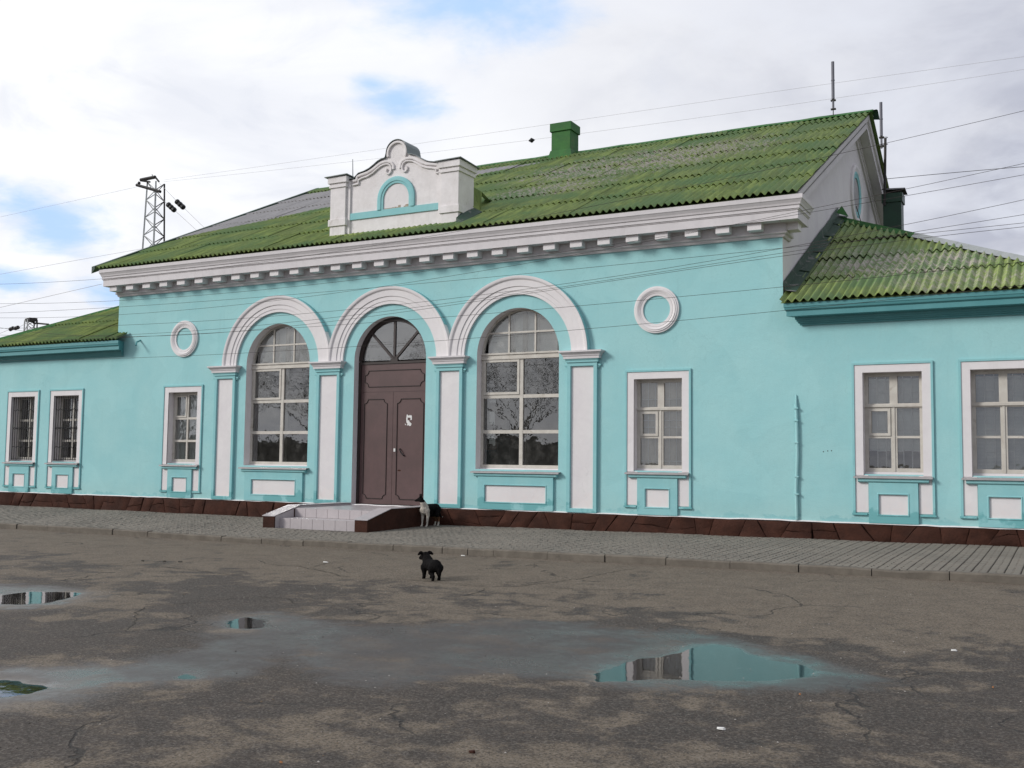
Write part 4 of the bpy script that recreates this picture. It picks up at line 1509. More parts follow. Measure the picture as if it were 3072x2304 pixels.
# ---------------- arched windows
for c, k in ARCHES:
    if k != 'win':
        continue
    YF = 0.22
    mb = MB()
    # outer frame
    fw = 0.055
    mb.box(c - AR, c - AR + fw, YF, YF + .08, 1.49, 3.86)
    mb.box(c + AR - fw, c + AR, YF, YF + .08, 1.49, 3.86)
    mb.box(c - AR, c + AR, YF - 0.01, YF + .08, 1.43, 1.50)
    mb.box(c - AR, c + AR, YF - 0.035, YF + .08, 3.86, 3.90)     # transom mouldings
    mb.box(c - AR, c + AR, YF - 0.015, YF + .08, 3.90, 3.965)
    mb.box(c - AR, c + AR, YF - 0.04, YF + .08, 3.965, 4.005)
    mb.box(c - 0.042, c + 0.042, YF - .004, YF + .07, 1.50, 3.86)
    for z in (2.235, 3.025):
        mb.box(c - AR + fw, c - .042, YF + .002, YF + .06, z - 0.038, z + 0.038)
        mb.box(c + .042, c + AR - fw, YF + .002, YF + .06, z - 0.038, z + 0.038)
    # vent casement top left
    bars_rect(mb, c - AR + fw + .005, c - .047, 3.068, 3.855, 0.055, YF - .018, YF + .05)
    # second pair of sashes behind (double glazing) seen at the right of each bar
    for z in (2.235, 3.025):
        mb.box(c - AR + fw, c + AR - fw, YF + .13, YF + .16, z - 0.03, z + 0.03)
    mb.box(c - 0.05, c + 0.05, YF + .13, YF + .165, 1.50, 4.9)
    # fanlight arch frame and glazing bars
    mb.arc(c, AZ, [(AR - 0.045, YF), (AR, YF), (AR, YF + .07), (AR - 0.045, YF + .07)], 0.03, math.pi - 0.03, 36)
    for xx in (-0.33, 0.33):
        zt = AZ + math.sqrt((AR - .03) ** 2 - xx ** 2)
        mb.box(c + xx - 0.02, c + xx + 0.02, YF + .003, YF + .05, 4.005, zt)
        mb.box(c + xx - 0.035, c + xx + 0.035, YF + .13, YF + .16, 4.005, zt - .1)
    for xa, xb in ((-0.88, -0.35), (-0.31, 0.31), (0.35, 0.88)):
        mb.box(c + xa, c + xb, YF + .006, YF + .045, 4.44, 4.48)
    w_ = mb.build('window', M['frame'], st)
    w_['label'] = 'tall round headed window left of the entrance door' if c < 0 else 'tall round headed window right of the entrance door'
    for z0, z1 in ((1.50, 2.197), (2.273, 2.987)):
        pane(w_, c - AR + fw, c - .042, z0, z1, YF + .03)
        pane(w_, c + .042, c + AR - fw, z0, z1, YF + .03)
    pane(w_, c - AR + fw + .06, c - .102, 3.123, 3.80, YF + .015)
    pane(w_, c + .042, c + AR - fw, 3.063, 3.86, YF + .03)
    # fanlight panes
    for xa, xb in ((-0.95, -0.35), (-0.31, 0.31), (0.35, 0.95)):
        pane(w_, c + max(xa, -.87), c + min(xb, .87), 4.005, 4.44, YF + .025, M['glass_pale_haze'])
        n = 10
        top_ = [(c + xa + (xb - xa) * i / n) for i in range(n + 1)]
        pts = [(x_, YF + .025, AZ + math.sqrt(max(0.0, (AR - .03) ** 2 - (x_ - c) ** 2))) for x_ in top_]
        pts = [p for p in pts if p[2] > 4.485]
        if len(pts) > 1:
            mbp = MB()
            vs = [(pts[0][0], YF + .025, 4.48)] + pts + [(pts[-1][0], YF + .025, 4.48)]
            mbp.add(vs, [tuple(range(len(vs) - 1, -1, -1))])
            mbp.build('pane', M['glass_pale_haze'], w_, recalc=False)
    # pale boards added behind the fanlight to brighten its panes
    mbp = MB()
    for xa_, xb_ in ((-.95, -.40), (-.36, .30), (.34, .95)):
        mbp.box(c + xa_, c + xb_, YF + .20, YF + .215, 3.9, 5.0 if abs(xa_ + xb_) < .3 else 4.75)
    mbp.build('fanlight_brightener', M['blind'], w_)
    sill_and_apron(w_, c, 1.09, 0.93, 0.775 if c > 0 else 0.72, 1.345)
    # board below the frame
    MB().box(c - AR + .01, c + AR - .01, YF - .02, YF + .06, 1.385, 1.428).build('bottom_rail', M['white'], w_)
    if c > 0:
        mbp = MB()
        mbp.box(c - 0.86, c - 0.72, YF + .10, YF + .104, 2.40, 2.70)
        mbp.box(c - 0.86, c - 0.70, YF + .10, YF + .104, 2.90, 2.985)
        mbp.add([(c - .86, YF + .1, 2.19), (c - .70, YF + .1, 2.19), (c - .70, YF + .1, 1.93), (c - .75, YF + .1, 1.92), (c - .77, YF + .1, 1.97), (c - .86, YF + .1, 1.96)], [(0, 1, 2, 3, 4, 5)])
        mbp.build('notice', M['paper'], w_)

# ---------------- rectangular windows
WLAB = {-13.02: 'barred window, leftmost in the photograph', -11.15: 'second barred window of the left wing', -6.60: 'narrow window under the left rosette', 6.69: 'window under the right rosette',
        11.25: 'window with blinds right of the thin wall pipe', 13.10: 'rightmost window, cut by the edge of the picture'}
for c in SMALL:
    YF = 0.17 if c > -10 else 0.24
    x0, x1 = c - SW, c + SW
    mb = MB()
    fw = 0.07
    wing_l = c < -10
    bars_rect(mb, x0, x1, SZ0 + 0.045, SZ1, fw, YF, YF + .08)
    zt = 2.70
    if c > 0:
        mb.box(x0 - 0.0, x1 + 0.0, YF - .03, YF - .001, zt - 0.03, zt + 0.012)
        mb.box(x0 + fw, x1 - fw, YF, YF + .07, zt - 0.055, zt + 0.035)
        mb.box(c - 0.07, c + 0.07, YF + .002, YF + .07, zt + 0.035, SZ1 - fw)
        mb.box(c - 0.055, c + 0.055, YF + .002, YF + .07, SZ0 + .045 + fw, zt - .055)
        mb.box(c - 0.018, c + 0.018, YF - .014, YF + .001, SZ0 + .045, zt - .031)
        zm = 2.11
        mb.box(x0 + fw, c - .055, YF + .004, YF + .05, zm - .022, zm + .022)
        mb.box(c + .055, x1 - fw, YF + .004, YF + .05, zm - .022, zm + .022)
        bays = [(x0 + fw, c - .07, zt + .035, SZ1 - fw), (c + .07, x1 - fw, zt + .035, SZ1 - fw), (x0 + fw, c - .055, zm + .022, zt - .055), (c + .055, x1 - fw, zm + .022, zt - .055),
                (x0 + fw, c - .055, SZ0 + .045 + fw, zm - .022), (c + .055, x1 - fw, SZ0 + .045 + fw, zm - .022)]
        if c < 12:
            bars_rect(mb, x0 + fw + .003, c - .058, zm + .024, zt - .057, 0.05, YF - .016, YF + .04)
    else:
        mb.box(c - .025, c + .025, YF + .002, YF + .07, SZ0 + .045 + fw, SZ1 - fw)
        z1_, z2_ = 2.02, 2.62
        for z in (z1_, z2_):
            mb.box(x0 + fw, c - .025, YF + .004, YF + .06, z - .03, z + .03)
            mb.box(c + .025, x1 - fw, YF + .004, YF + .06, z - .03, z + .03)
        bays = []
        for za_, zb_ in ((SZ0 + .045 + fw, z1_ - .03), (z1_ + .03, z2_ - .03), (z2_ + .03, SZ1 - fw)):
            bays += [(x0 + fw, c - .025, za_, zb_), (c + .025, x1 - fw, za_, zb_)]
        if not wing_l:
            bars_rect(mb, x0 + fw + .003, c - .028, z2_ + .032, SZ1 - fw - .004, 0.04, YF - .014, YF + .04)
    w_ = mb.build('window', M['frame'], st)
    w_['label'] = WLAB[c]
    for b_ in bays:
        pane(w_, *b_, YF + .03)
    # rail under the frame
    MB().box(x0 + .003, x1 - .003, YF - .01, YF + .06, SZ0 - .01, SZ0 + .043).build('bottom_rail', M['white'], w_)
    # white surround on both sides down to the feet, plus reveal
    s = MB()
    ow = 0.70
    s.box(c - ow + .03, x0, -0.02, 0.0, SZ0 - .02, SZ1)                 # left architrave
    s.box(x1, c + ow - .03, -0.02, 0.0, SZ0 - .02, SZ1)
    s.box(c - ow + .03, c + ow - .03, -0.02, 0.0, SZ1, SZ1 + 0.145)
    s.box(c - ow + .03, c - .44, -0.012, 0.0, 0.715, SZ0 - .02)
    s.box(c + .44, c + ow - .03, -0.012, 0.0, 0.715, SZ0 - .02)
    s.quad((x0, -0.019, SZ0 - .02), (x0, YF + .01, SZ0 - .02), (x0, YF + .01, SZ1), (x0, -0.019, SZ1))
    s.quad((x1, -0.019, SZ0 - .02), (x1, YF + .01, SZ0 - .02), (x1, YF + .01, SZ1), (x1, -0.019, SZ1))
    s.quad((x0, -0.019, SZ1), (x1, -0.019, SZ1), (x1, YF + .01, SZ1), (x0, YF + .01, SZ1))
    s.build('surround', M['white'], w_)
    t = MB()
    e0, e1 = c - ow, c + ow
    t.box(e0 - .012, e0 + .029, -0.036, 0.0, 0.70, SZ1 + .146)
    t.box(e1 - .029, e1 + .012, -0.036, 0.0, 0.70, SZ1 + .146)
    t.box(e0 - .012, e1 + .012, -0.038, 0.0, SZ1 + .1462, SZ1 + .187)
    t.box(e0 - .03, e0 + .24, -0.045, 0.0, 0.665, 0.6995)
    t.box(e1 - .24, e1 + .03, -0.045, 0.0, 0.665, 0.6995)
    t.build('fillet', M['teal_trim'], w_)
    sill_and_apron(w_, c, 0.685, 0.43, 0.275, 1.375)
    # bars
    if wing_l:
        g_ = MB()
        xs_ = [x0 + .04 + i * (2 * SW - .08) / 10 for i in range(11)]
        for j, xb in enumerate(xs_):
            g_.tube([(xb, 0.045, SZ0 + .04), (xb, 0.045, SZ1 - .02)], 0.011, 5)
        for zc, sg in ((2.92, -1), (2.38, 1), (2.38, -1), (1.83, 1)):
            for a_, b_ in zip(xs_[0::2], xs_[2::2]):
                pts = []
                for q in range(7):
                    tt = q / 6
                    pts.append((a_ + (b_ - a_) * tt, 0.035, zc + sg * 0.055 * (1 - (2 * tt - 1) ** 2) - sg * 0.03))
                g_.tube(pts, 0.009, 4)
        for zc in (SZ0 + .06, SZ1 - .05):
            g_.tube([(x0, 0.05, zc), (x1, 0.05, zc)], 0.008, 4)
        g_.build('grille', M['black_iron'], w_)
    else:
        g_ = MB()
        rg = random.Random(int(c * 10))
        yb = YF + .09
        nb = 6 if c > 0 else 7
        xs_ = [x0 + .06 + i * (2 * SW - .12) / nb for i in range(nb + 1)]
        for xb in xs_:
            g_.tube([(xb, yb, SZ0 + .1), (xb, yb, SZ1 - .05)], 0.009, 4)
        zs_ = (1.62, 2.32, 2.46, 2.90) if c == 6.69 else (1.8, 2.2, 2.55, 3.0)
        if c in (11.25, 13.10):
            for z in (1.85, 2.25, 2.6, 2.95):
                for a_, b_ in list(zip(xs_, xs_[1:]))[rg.randint(0, 1)::2]:
                    g_.tube([(a_, yb, z), (b_, yb, z)], 0.008, 4)
        else:
            for z in zs_:
                g_.tube([(x0 + .03, yb, z), (x1 - .03, yb, z)], 0.008, 4)
        g_.build('inner_grille', M['bar_white'], w_)
    # what hangs behind the glass
    if c == 6.69 or c == -6.60:
        m_ = MB()
        n = 60
        rings = [[(x0 - .05 + (2 * SW + .1) * i / n, YF + .15 + .022 * math.sin(i * 0.9) + .01 * math.sin(i * 2.3), 1.3 + (.0 if c > 0 else 0)), (x0 - .05 + (2 * SW + .1) * i / n, YF + .15 + .018 * math.sin(i * 0.9 + .4), 3.4)] for i in range(n + 1)]
        if c > 0:
            rings = [r for i, r in enumerate(rings) if not (10 < i < 14 or 38 < i < 43)]
        m_.sweep(rings, close_ring=False, caps=False)
        m_.build('curtain', M['curtain'] if c > 0 else M['blind'], w_, smooth=True)
    if c in (11.25, 13.10):
        m_ = MB()
        zlow = 1.86 if c < 12 else 1.5
        z = 3.18
        while z > zlow:
            m_.add([(x0 - .02, YF + .13, z), (x1 + .02, YF + .13, z), (x1 + .02, YF + .142, z - .023), (x0 - .02, YF + .142, z - .023)], [(0, 1, 2, 3)])
            z -= 0.025
        m_.box(x0 - .02, x1 + .02, YF + .13, YF + .15, 3.17, 3.21)
        b_ = m_.build('blind', M['blind'], w_)
        if c > 12:
            m2 = MB().quad((x0 - .1, YF + .27, 1.3), (x1 + .1, YF + .27, 1.3), (x1 + .1, YF + .27, 3.4), (x0 - .1, YF + .27, 3.4)).build('curtain', M['interior_teal'], w_)

# ---------------- entrance door
YD = 0.20
door = empty('entrance_door', parent=st)
door['label'] = 'brown double steel door with glazed fanlight'
DB = ZB
mb = MB()
mb.box(-AR, -0.945, YD - .02, YD + .06, DB, AZ - .03)
mb.box(0.945, AR, YD - .02, YD + .06, DB, AZ - .03)
mb.box(-0.945, 0.945, YD - .02, YD + .06, 3.865, AZ - .03)
mb.arc(0, AZ, [(AR - 0.10, YD - .02), (AR, YD - .02), (AR, YD + .06), (AR - 0.10, YD + .06)], 0.0, math.pi, 40)
for a in (45, 90, 135):
    d = Vector((math.cos(R(a)), 0, math.sin(R(a))))
    sd2 = Vector((-d.z, 0, d.x)) * 0.028
    p0, p1 = Vector((0, 0, AZ)) + d * 0.02, Vector((0, 0, AZ)) + d * (AR - .08)
    mb.sweep([[p - sd2 + Vector((0, YD - .012, 0)), p + sd2 + Vector((0, YD - .012, 0)), p + sd2 + Vector((0, YD + .04, 0)), p - sd2 + Vector((0, YD + .04, 0))] for p in (p0, p1)])
mb.box(-0.10, 0.10, YD - .014, YD + .03, AZ - .029, AZ + .04)
mb.build('door_frame', M['door_dark'], door)
for a0_, a1_ in ((0, 45), (45, 90), (90, 135), (135, 180)):
    n = 10
    m_ = MB()
    vs = [(0, YD + .015, AZ)] + [((AR - .09) * math.cos(R(a0_ + (a1_ - a0_) * i / n)), YD + .015, AZ + (AR - .09) * math.sin(R(a0_ + (a1_ - a0_) * i / n))) for i in range(n + 1)]
    m_.add(vs, [(0, i + 1, i + 2) for i in range(n)])
    m_.build('fanlight_pane', M['glass_door'], door, recalc=False)
# solid sheet closing the doorway: transom panel and leaves
MB().box(-0.944, 0.944, YD, YD + .04, 3.197, 3.864).build('transom_panel', M['door'], door)
MB().box(-AR, AR, 0.30, 0.9, 3.0, 3.9).build('lobby_ceiling', M['interior'], door)


def notched(x0, x1, z0, z1, r, n=6):
    pts = []
    for (cx, cz, a0) in ((x1, z0, 180), (x1, z1, 270), (x0, z1, 0), (x0, z0, 90)):
        # concave quarter circles centred on the corners
        for i in range(n + 1):
            a = R(a0 - 90 * i / n) if True else 0
            pts.append((cx + r * math.cos(a), cz + r * math.sin(a)))
    return pts


def moulding(parent, x0, x1, z0, z1, r=0.10):
    pts = notched(x0, x1, z0, z1, r)
    mb = MB()
    w = 0.011
    rings = []
    N_ = len(pts)
    for i in range(N_ + 1):
        p = Vector(pts[i % N_])
        q = Vector(pts[(i + 1) % N_])
        o_ = Vector(pts[(i - 1) % N_])
        t = (q - o_)
        t = t.normalized() if t.length > 1e-6 else Vector((1, 0))
        nn = Vector((-t.y, t.x)) * w
        rings.append([(p.x - nn.x, YD, p.y - nn.y), (p.x - nn.x * .4, YD - .016, p.y - nn.y * .4), (p.x + nn.x * .4, YD - .016, p.y + nn.y * .4), (p.x + nn.x, YD, p.y + nn.y)])
    mb.sweep(rings, caps=False)
    return mb.build('panel_moulding', M['door_dark'], parent)


tp = moulding(door, -0.84, 0.86, 3.32, 3.71, 0.11)
for (a, b, p0, p1) in ((-0.944, -0.012, -0.835, -0.175), (-0.006, 0.944, 0.115, 0.855)):
    lf = MB().box(a, b, YD + (0.0 if a < -.5 else 0.002), YD + .04, DB + .012, 3.193).build('door_leaf', M['door'], door)
    moulding(lf, p0, p1, 0.66, 3.02, 0.10)
    if a > -.5:
        h = MB()
        h.tube([(0.215, YD - .005, 1.845), (0.225, YD - .045, 1.83), (0.27, YD - .05, 1.76), (0.325, YD - .045, 1.70), (0.335, YD - .005, 1.675)], 0.014, 6)
        h.build('handle', M['black_iron'], lf)
        MB().box(0.035, 0.085, YD - .012, YD + .0, 1.775, 1.85).build('lock_plate', M['paper'], lf)
        # remains of a torn poster
        mk = lambda x, y: ((lambda v: (v.x, YD - .004, v.z))(on_y(1160 + x / 8.3, 1220 + y / 8.3, YD - .004)))
        t = MB()
        P1 = [(515, 190), (530, 215), (560, 225), (570, 205), (590, 225), (605, 200), (628, 235), (628, 320), (600, 340), (590, 320), (598, 290), (575, 270), (545, 275), (525, 265), (520, 340), (555, 335), (570, 375), (620, 425), (600, 480), (570, 482), (540, 460), (520, 470), (500, 455), (520, 430), (490, 385), (488, 290), (500, 200)]
        from mathutils.geometry import tessellate_polygon
        vs = [Vector((p[0], -p[1], 0)) for p in P1]
        tri = tessellate_polygon([vs])
        t.add([mk(*p) for p in P1], [tuple(f) for f in tri])
        t.add([mk(*p) for p in ((450, 420), (470, 430), (490, 460), (465, 458))], [(0, 1, 2, 3)])
        t.build('torn_poster', M['paper'], lf)
        MB().add([(0.20 + .05 * math.cos(a_ * .628), YD - .001, 1.335 + .018 * math.sin(a_ * .628)) for a_ in range(10)], [tuple(range(10))]).build('rust_stain', M['brown_stone'], lf)

# ---------------- entrance steps
stp = empty('entrance_steps', (0.08, -1.3, 0.1))
tag(stp, 'tiled entrance steps with sloping cheek walls before the brown door', 'steps')
SX0, SX1 = -0.98, 1.14
base = MB()
gz = 0.02
sx = -stp.location.x
sy = -stp.location.y
szo = -stp.location.z
def S(mb):
    mb.v = [(x + sx, y + sy, z + szo) for x, y, z in mb.v]
    return mb
mb = MB()
mb.box(SX0 + .004, SX1 - .004, -2.59, 0.19, gz, 0.288)
mb.box(SX0 + .004, SX1 - .004, -2.09, 0.19, 0.2885, 0.488)
S(mb).build('core', M['grout'], stp)
def cheek(x0, x1):
    mb = MB()
    prof = [(-2.76, gz), (-2.76, 0.345), (-1.93, 0.545), (-0.062, 0.545), (-0.062, gz)]
    mb.sweep([[(x, y, z) for y, z in prof] for x in (x0, x1)])
    return S(mb).build('cheek_wall', M['brown_stone'], stp)
ck = [cheek(-1.30, SX0 - 0.002), cheek(SX1 + 0.002, 1.46)]
def tile_box(x0, x1, y0, y1, z0, z1):
    g = 0.004
    return S(MB().box(x0 + g, x1 - g, y0, y1, z0, z1)).build('tile', M['tile'], stp)
tw = 0.30
x = SX0
while x < SX1 - 0.01:
    b = min(x + tw, SX1)
    tile_box(x, b, -2.600, -2.588, gz, 0.292)       # riser 1
    tile_box(x, b, -2.100, -2.088, 0.306, 0.492)    # riser 2
    for y0, y1 in ((-2.60, -2.35), (-2.35, -2.10)):
        tile_box(x, b, y0 + .002, y1 - .002, 0.29, 0.302)
    y0 = -2.10
    while y0 < 0.15:
        y1 = min(y0 + 0.3, 0.18)
        tile_box(x, b, y0 + .002, y1 - .002, 0.49, 0.502)
        y0 += 0.3
    x += tw
def slab(x0, x1, pts, t=0.012):
    mb = MB()
    (ya, za_), (yb, zb_) = pts
    g = 0.002
    mb.add([(x0, ya + g, za_), (x1, ya + g, za_), (x1, yb - g, zb_), (x0, yb - g, zb_), (x0, ya + g, za_ + t), (x1, ya + g, za_ + t), (x1, yb - g, zb_ + t), (x0, yb - g, zb_ + t)],
           [(0, 3, 2, 1), (4, 5, 6, 7), (0, 1, 5, 4), (1, 2, 6, 5), (2, 3, 7, 6), (3, 0, 4, 7)])
    return S(mb).build('tile', M['tile'], stp)
for x0, x1 in ((-1.315, SX0 + .012), (SX1 - .012, 1.475)):
    slab(x0, x1, ((-2.78, 0.340), (-2.36, 0.444)))
    slab(x0, x1, ((-2.36, 0.444), (-1.93, 0.548)))
    y0 = -1.93
    while y0 < -0.1:
        y1 = min(y0 + 0.62, -0.064)
        slab(x0, x1, ((y0, 0.548), (y1, 0.548)))
        y0 += 0.62
# inner face of the left cheek is tiled
y0 = -2.74
while y0 < -0.07:
    y1 = min(y0 + 0.2, -0.066)
    zt = lambda y: 0.335 + 0.2 / 0.83 * (y + 2.76) if y < -1.93 else 0.54
    z0 = gz if y0 < -2.61 else (0.304 if y1 < -2.09 else 0.504)
    mb = MB()
    mb.add([(SX0 + .001, y0 + .002, z0), (SX0 + .001, y1 - .002, z0), (SX0 + .001, y1 - .002, zt(y1)), (SX0 + .001, y0 + .002, zt(y0)),
            (SX0 + .010, y0 + .002, z0), (SX0 + .010, y1 - .002, z0), (SX0 + .010, y1 - .002, zt(y1)), (SX0 + .010, y0 + .002, zt(y0))],
           [(0, 3, 2, 1), (4, 5, 6, 7), (0, 1, 5, 4), (1, 2, 6, 5), (2, 3, 7, 6), (3, 0, 4, 7)])
    S(mb).build('tile', M['tile'], stp)
    y0 += 0.2

# ---------------- pediment on the eaves
ped = empty('pediment', parent=st)
ped['label'] = 'white baroque pediment with scrolls over the entrance'
PX0, PX1 = -1.87, 1.83
CX = 0.04
body_top = []
# outline of the top, left to right (x, z)
half = [(-1.39, 8.44), (-1.25, 8.45), (-1.12, 8.56), (-0.95, 8.59), (-0.80, 8.64), (-0.66, 8.72), (-0.55, 8.79), (-0.44, 8.83), (-0.36, 8.84), (-0.33, 8.86), (-0.31, 8.93)]
dome = [(0.30 * math.cos(R(a)) + 0.0, 8.97 + 0.28 * math.sin(R(a))) for a in range(170, 5, -15)]
out_t = half + dome + [(-x, z) for x, z in reversed(half)]
out_t = [(x + CX, z) for x, z in out_t]
mb = MB()
YB0, YB1 = 0.10, 0.62
zb = 6.95
fr = [(p[0], YB0, p[1]) for p in out_t]
n = len(fr)
for p, q in zip(out_t, out_t[1:]):
    mb.quad((p[0], YB0, zb), (q[0], YB0, zb), (q[0], YB0, q[1]), (p[0], YB0, p[1]))
    mb.quad((p[0], YB1, zb), (q[0], YB1, zb), (q[0], YB1, q[1]), (p[0], YB1, p[1]))
    mb.quad((p[0], YB0, p[1]), (q[0], YB0, q[1]), (q[0], YB1, q[1]), (p[0], YB1, p[1]))
mb.build('tympanum', M['white_old'], ped)
# tin covering on top of the outline
mb = MB()
rings = []
for i, (x_, z_) in enumerate(out_t):
    rings.append([(x_, YB0 - 0.06, z_ + 0.008), (x_, YB1 + .03, z_ + 0.008), (x_, YB1 + .03, z_ + 0.02), (x_, YB0 - 0.06, z_ + 0.02)])
mb.sweep(rings)
mb.build('tin_cover', M['tin_capgrey'], ped)
# moulding under the outline: raised band following scroll and S curve
def ribbon(pts, w, y0, y1, name, mat, parent):
    mb = MB()
    rings = []
    N_ = len(pts)
    for i in range(N_):
        p = Vector(pts[i])
        t = (Vector(pts[min(i + 1, N_ - 1)]) - Vector(pts[max(i - 1, 0)])).normalized()
        nn = Vector((-t.y, t.x)) * w
        rings.append([(p.x - nn.x, y1, p.y - nn.y), (p.x - nn.x, y0 + .006, p.y - nn.y), (p.x - nn.x * .5, y0, p.y - nn.y * .5), (p.x + nn.x * .5, y0, p.y + nn.y * .5), (p.x + nn.x, y0 + .006, p.y + nn.y), (p.x + nn.x, y1, p.y + nn.y)])
    mb.sweep(rings)
    return mb.build(name, mat, parent, smooth=True)
for sgn in (-1, 1):
    main = [(-1.29, 8.30), (-1.12, 8.31), (-1.12, 8.40), (-1.02, 8.44), (-0.85, 8.47), (-0.70, 8.53), (-0.58, 8.61), (-0.47, 8.67), (-0.36, 8.70), (-0.26, 8.70), (-0.19, 8.66), (-0.155, 8.58), (-0.165, 8.50), (-0.21, 8.45), (-0.27, 8.455), (-0.305, 8.50), (-0.30, 8.55), (-0.27, 8.58)]
    main2 = [(-1.29, 8.40), (-1.17, 8.41), (-1.17, 8.50), (-1.02, 8.53), (-0.85, 8.56), (-0.70, 8.62), (-0.58, 8.69), (-0.47, 8.745), (-0.36, 8.765), (-0.26, 8.76), (-0.16, 8.72), (-0.105, 8.65), (-0.095, 8.55)]
    for pl_, w in ((main, 0.018), (main2, 0.028)):
        pts = []
        for a, b in zip(pl_, pl_[1:]):
            for i in range(3):
                pts.append((a[0] + (b[0] - a[0]) * i / 3, a[1] + (b[1] - a[1]) * i / 3))
        pts.append(pl_[-1])
        pts = [(CX - sgn * p[0] * -1 if sgn > 0 else CX - p[0], p[1]) for p in pts]
        ribbon(pts, w, YB0 - 0.045, YB0 + .005, 'scroll', M['white_old'], ped)
dm_pts = [(CX + 0.265 * math.cos(R(a)), 8.94 + 0.265 * math.sin(R(a))) for a in range(-25, 206, 11)]
ribbon(dm_pts, 0.026, YB0 - 0.05, YB0 + .005, 'dome_moulding', M['white_old'], ped)
# piers
for (a, b) in ((PX0, PX0 + 0.46), (PX1 - 0.48, PX1)):
    mb = MB()
    d0 = 0.0
    mb.box(a, b, d0, 0.70, 6.90, 7.30)
    mb.box(a - 0.035, b + 0.035, d0 - 0.035, 0.735, 7.3003, 7.47)
    mb.box(a, b, d0, 0.70, 7.4703, 8.26)
    mb.box(a - 0.03, b + 0.03, d0 - 0.03, 0.73, 8.2603, 8.33)
    mb.box(a - 0.02, b + 0.02, d0 - 0.02, 0.72, 8.3303, 8.37)
    mb.box(a - 0.055, b + 0.055, d0 - 0.055, 0.755, 8.3703, 8.525)
    mb.build('pier', M['white_old'], ped, bevel=0.008)
    mb = MB()
    mb.add([(a - .13, -.10, 8.528), (b + .10, -.10, 8.545), (b + .10, .80, 8.50), (a - .10, .80, 8.51), (a - .13, -.10, 8.545), (b + .10, -.10, 8.562), (b + .10, .80, 8.517), (a - .10, .80, 8.527)], [(0, 3, 2, 1), (4, 5, 6, 7), (0, 1, 5, 4), (1, 2, 6, 5), (2, 3, 7, 6), (3, 0, 4, 7)])
    mb.build('pier_cap', M['tin_capgrey'], ped)
# inner thin pilaster strips beside the piers
MB().box(PX0 + .4605, PX0 + .56, YB0 - .045, YB0 + .01, 6.95, 8.40).build('strip', M['white_old'], ped)
MB().box(PX1 - .58, PX1 - .4805, YB0 - .045, YB0 + .01, 6.95, 8.40).build('strip', M['white_old'], ped)
MB().box(PX0 + .561, PX1 - .581, YB0 - .035, YB0 + .01, 7.43, 7.59).build('band', M['teal_trim'], ped)
# blind niche with turquoise archivolt
mb = MB()
mb.arc(CX, 7.83, [(0.37, YB0 + .02), (0.37, YB0 - .035), (0.42, YB0 - .04), (0.43, YB0 - .055), (0.50, YB0 - .06), (0.53, YB0 - .05), (0.53, YB0 + .02)], n=30, stilt=0.24)
mb.build('niche_arch', M['teal_trim'], ped, smooth=True)
mb = MB()
n = 20
vs = [(CX - .37, YB0 - .008, 7.59)] + [(CX - .37 * math.cos(math.pi * i / n), YB0 - .008, 7.83 + .37 * math.sin(math.pi * i / n)) for i in range(n + 1)] + [(CX + .37, YB0 - .008, 7.59)]
mb.add(vs, [tuple(range(len(vs)))])
mb.build('niche', M['white'], ped)
mb = MB()
rg = random.Random(5)
for i in range(16):
    x_ = CX - .33 + .66 * rg.random()
    h_ = 0.02 + .05 * rg.random() * (x_ > CX - .1)
    mb.box(x_ - .03, x_ + .03, YB0 - .010 - .004 * rg.random(), YB0, 7.592, 7.595 + h_)
mb.build('broken_plaster', paint('bare crumbling render', (0.38, 0.32, 0.25), None, 9, 0.95, 40, 0.8, 0.01), ped)
# roof saddle behind the pediment on the right side and flashings
mb = MB()
zr = lambda y: 6.765 + SL * (y + 0.55)
sp_ = [on_y(1414, 557, .78), on_y(1446, 576, .95), on_y(1443, 634, .95), on_y(1415, 618, .62)]
bk = [Vector((p.x - .5, p.y + 1.6, p.z + .05)) for p in sp_[:2]]
mb.add([tuple(p) for p in sp_] + [tuple(p) for p in bk], [(0, 1, 2, 3), (0, 4, 5, 1)])
mb.build('saddle', M['roof'], ped)
mb = MB()
for i in range(9):
    a_ = i / 8
mb.sweep([[(PX1 + .02, y, zr(y) + .02), (PX1 + .02, y, zr(y) + .22 - .12 * abs(t - .5)), (PX1 + .22, y, zr(y) + .05), (PX1 + .22, y, zr(y) + .02)] for t, y in ((0, -.12), (.3, .1), (.6, .4), (1, .72))])
mb.build('pediment_flashing', M['tin_flash'], ped)
MB().box(PX0 + .1, PX1 + .05, -0.09, -0.002, zr(-.08) - .02, zr(-.08) + .055).build('pediment_flashing', M['roof'], ped)

# lightning rods on the piers
for (x_, y_, z0_, z1_, lb) in ((-1.46, 0.35, 8.5, 9.05, 'thin lightning rod on the left pier of the pediment'), (1.60, 0.35, 8.5, 8.68, 'short rod stump on the right pier of the pediment')):
    mb = MB()
    mb.tube([(0, 0, 0), (-0.02, 0, z1_ - z0_)], [0.014, 0.009], 6)
    mb.box(-0.03, 0.03, -0.03, 0.03, 0, 0.03)
    o = mb.build('lightning_rod', M['tin_grey'])
    o.location = (x_, y_, z0_)
    tag(o, lb, 'rod', 'rods on the pediment')

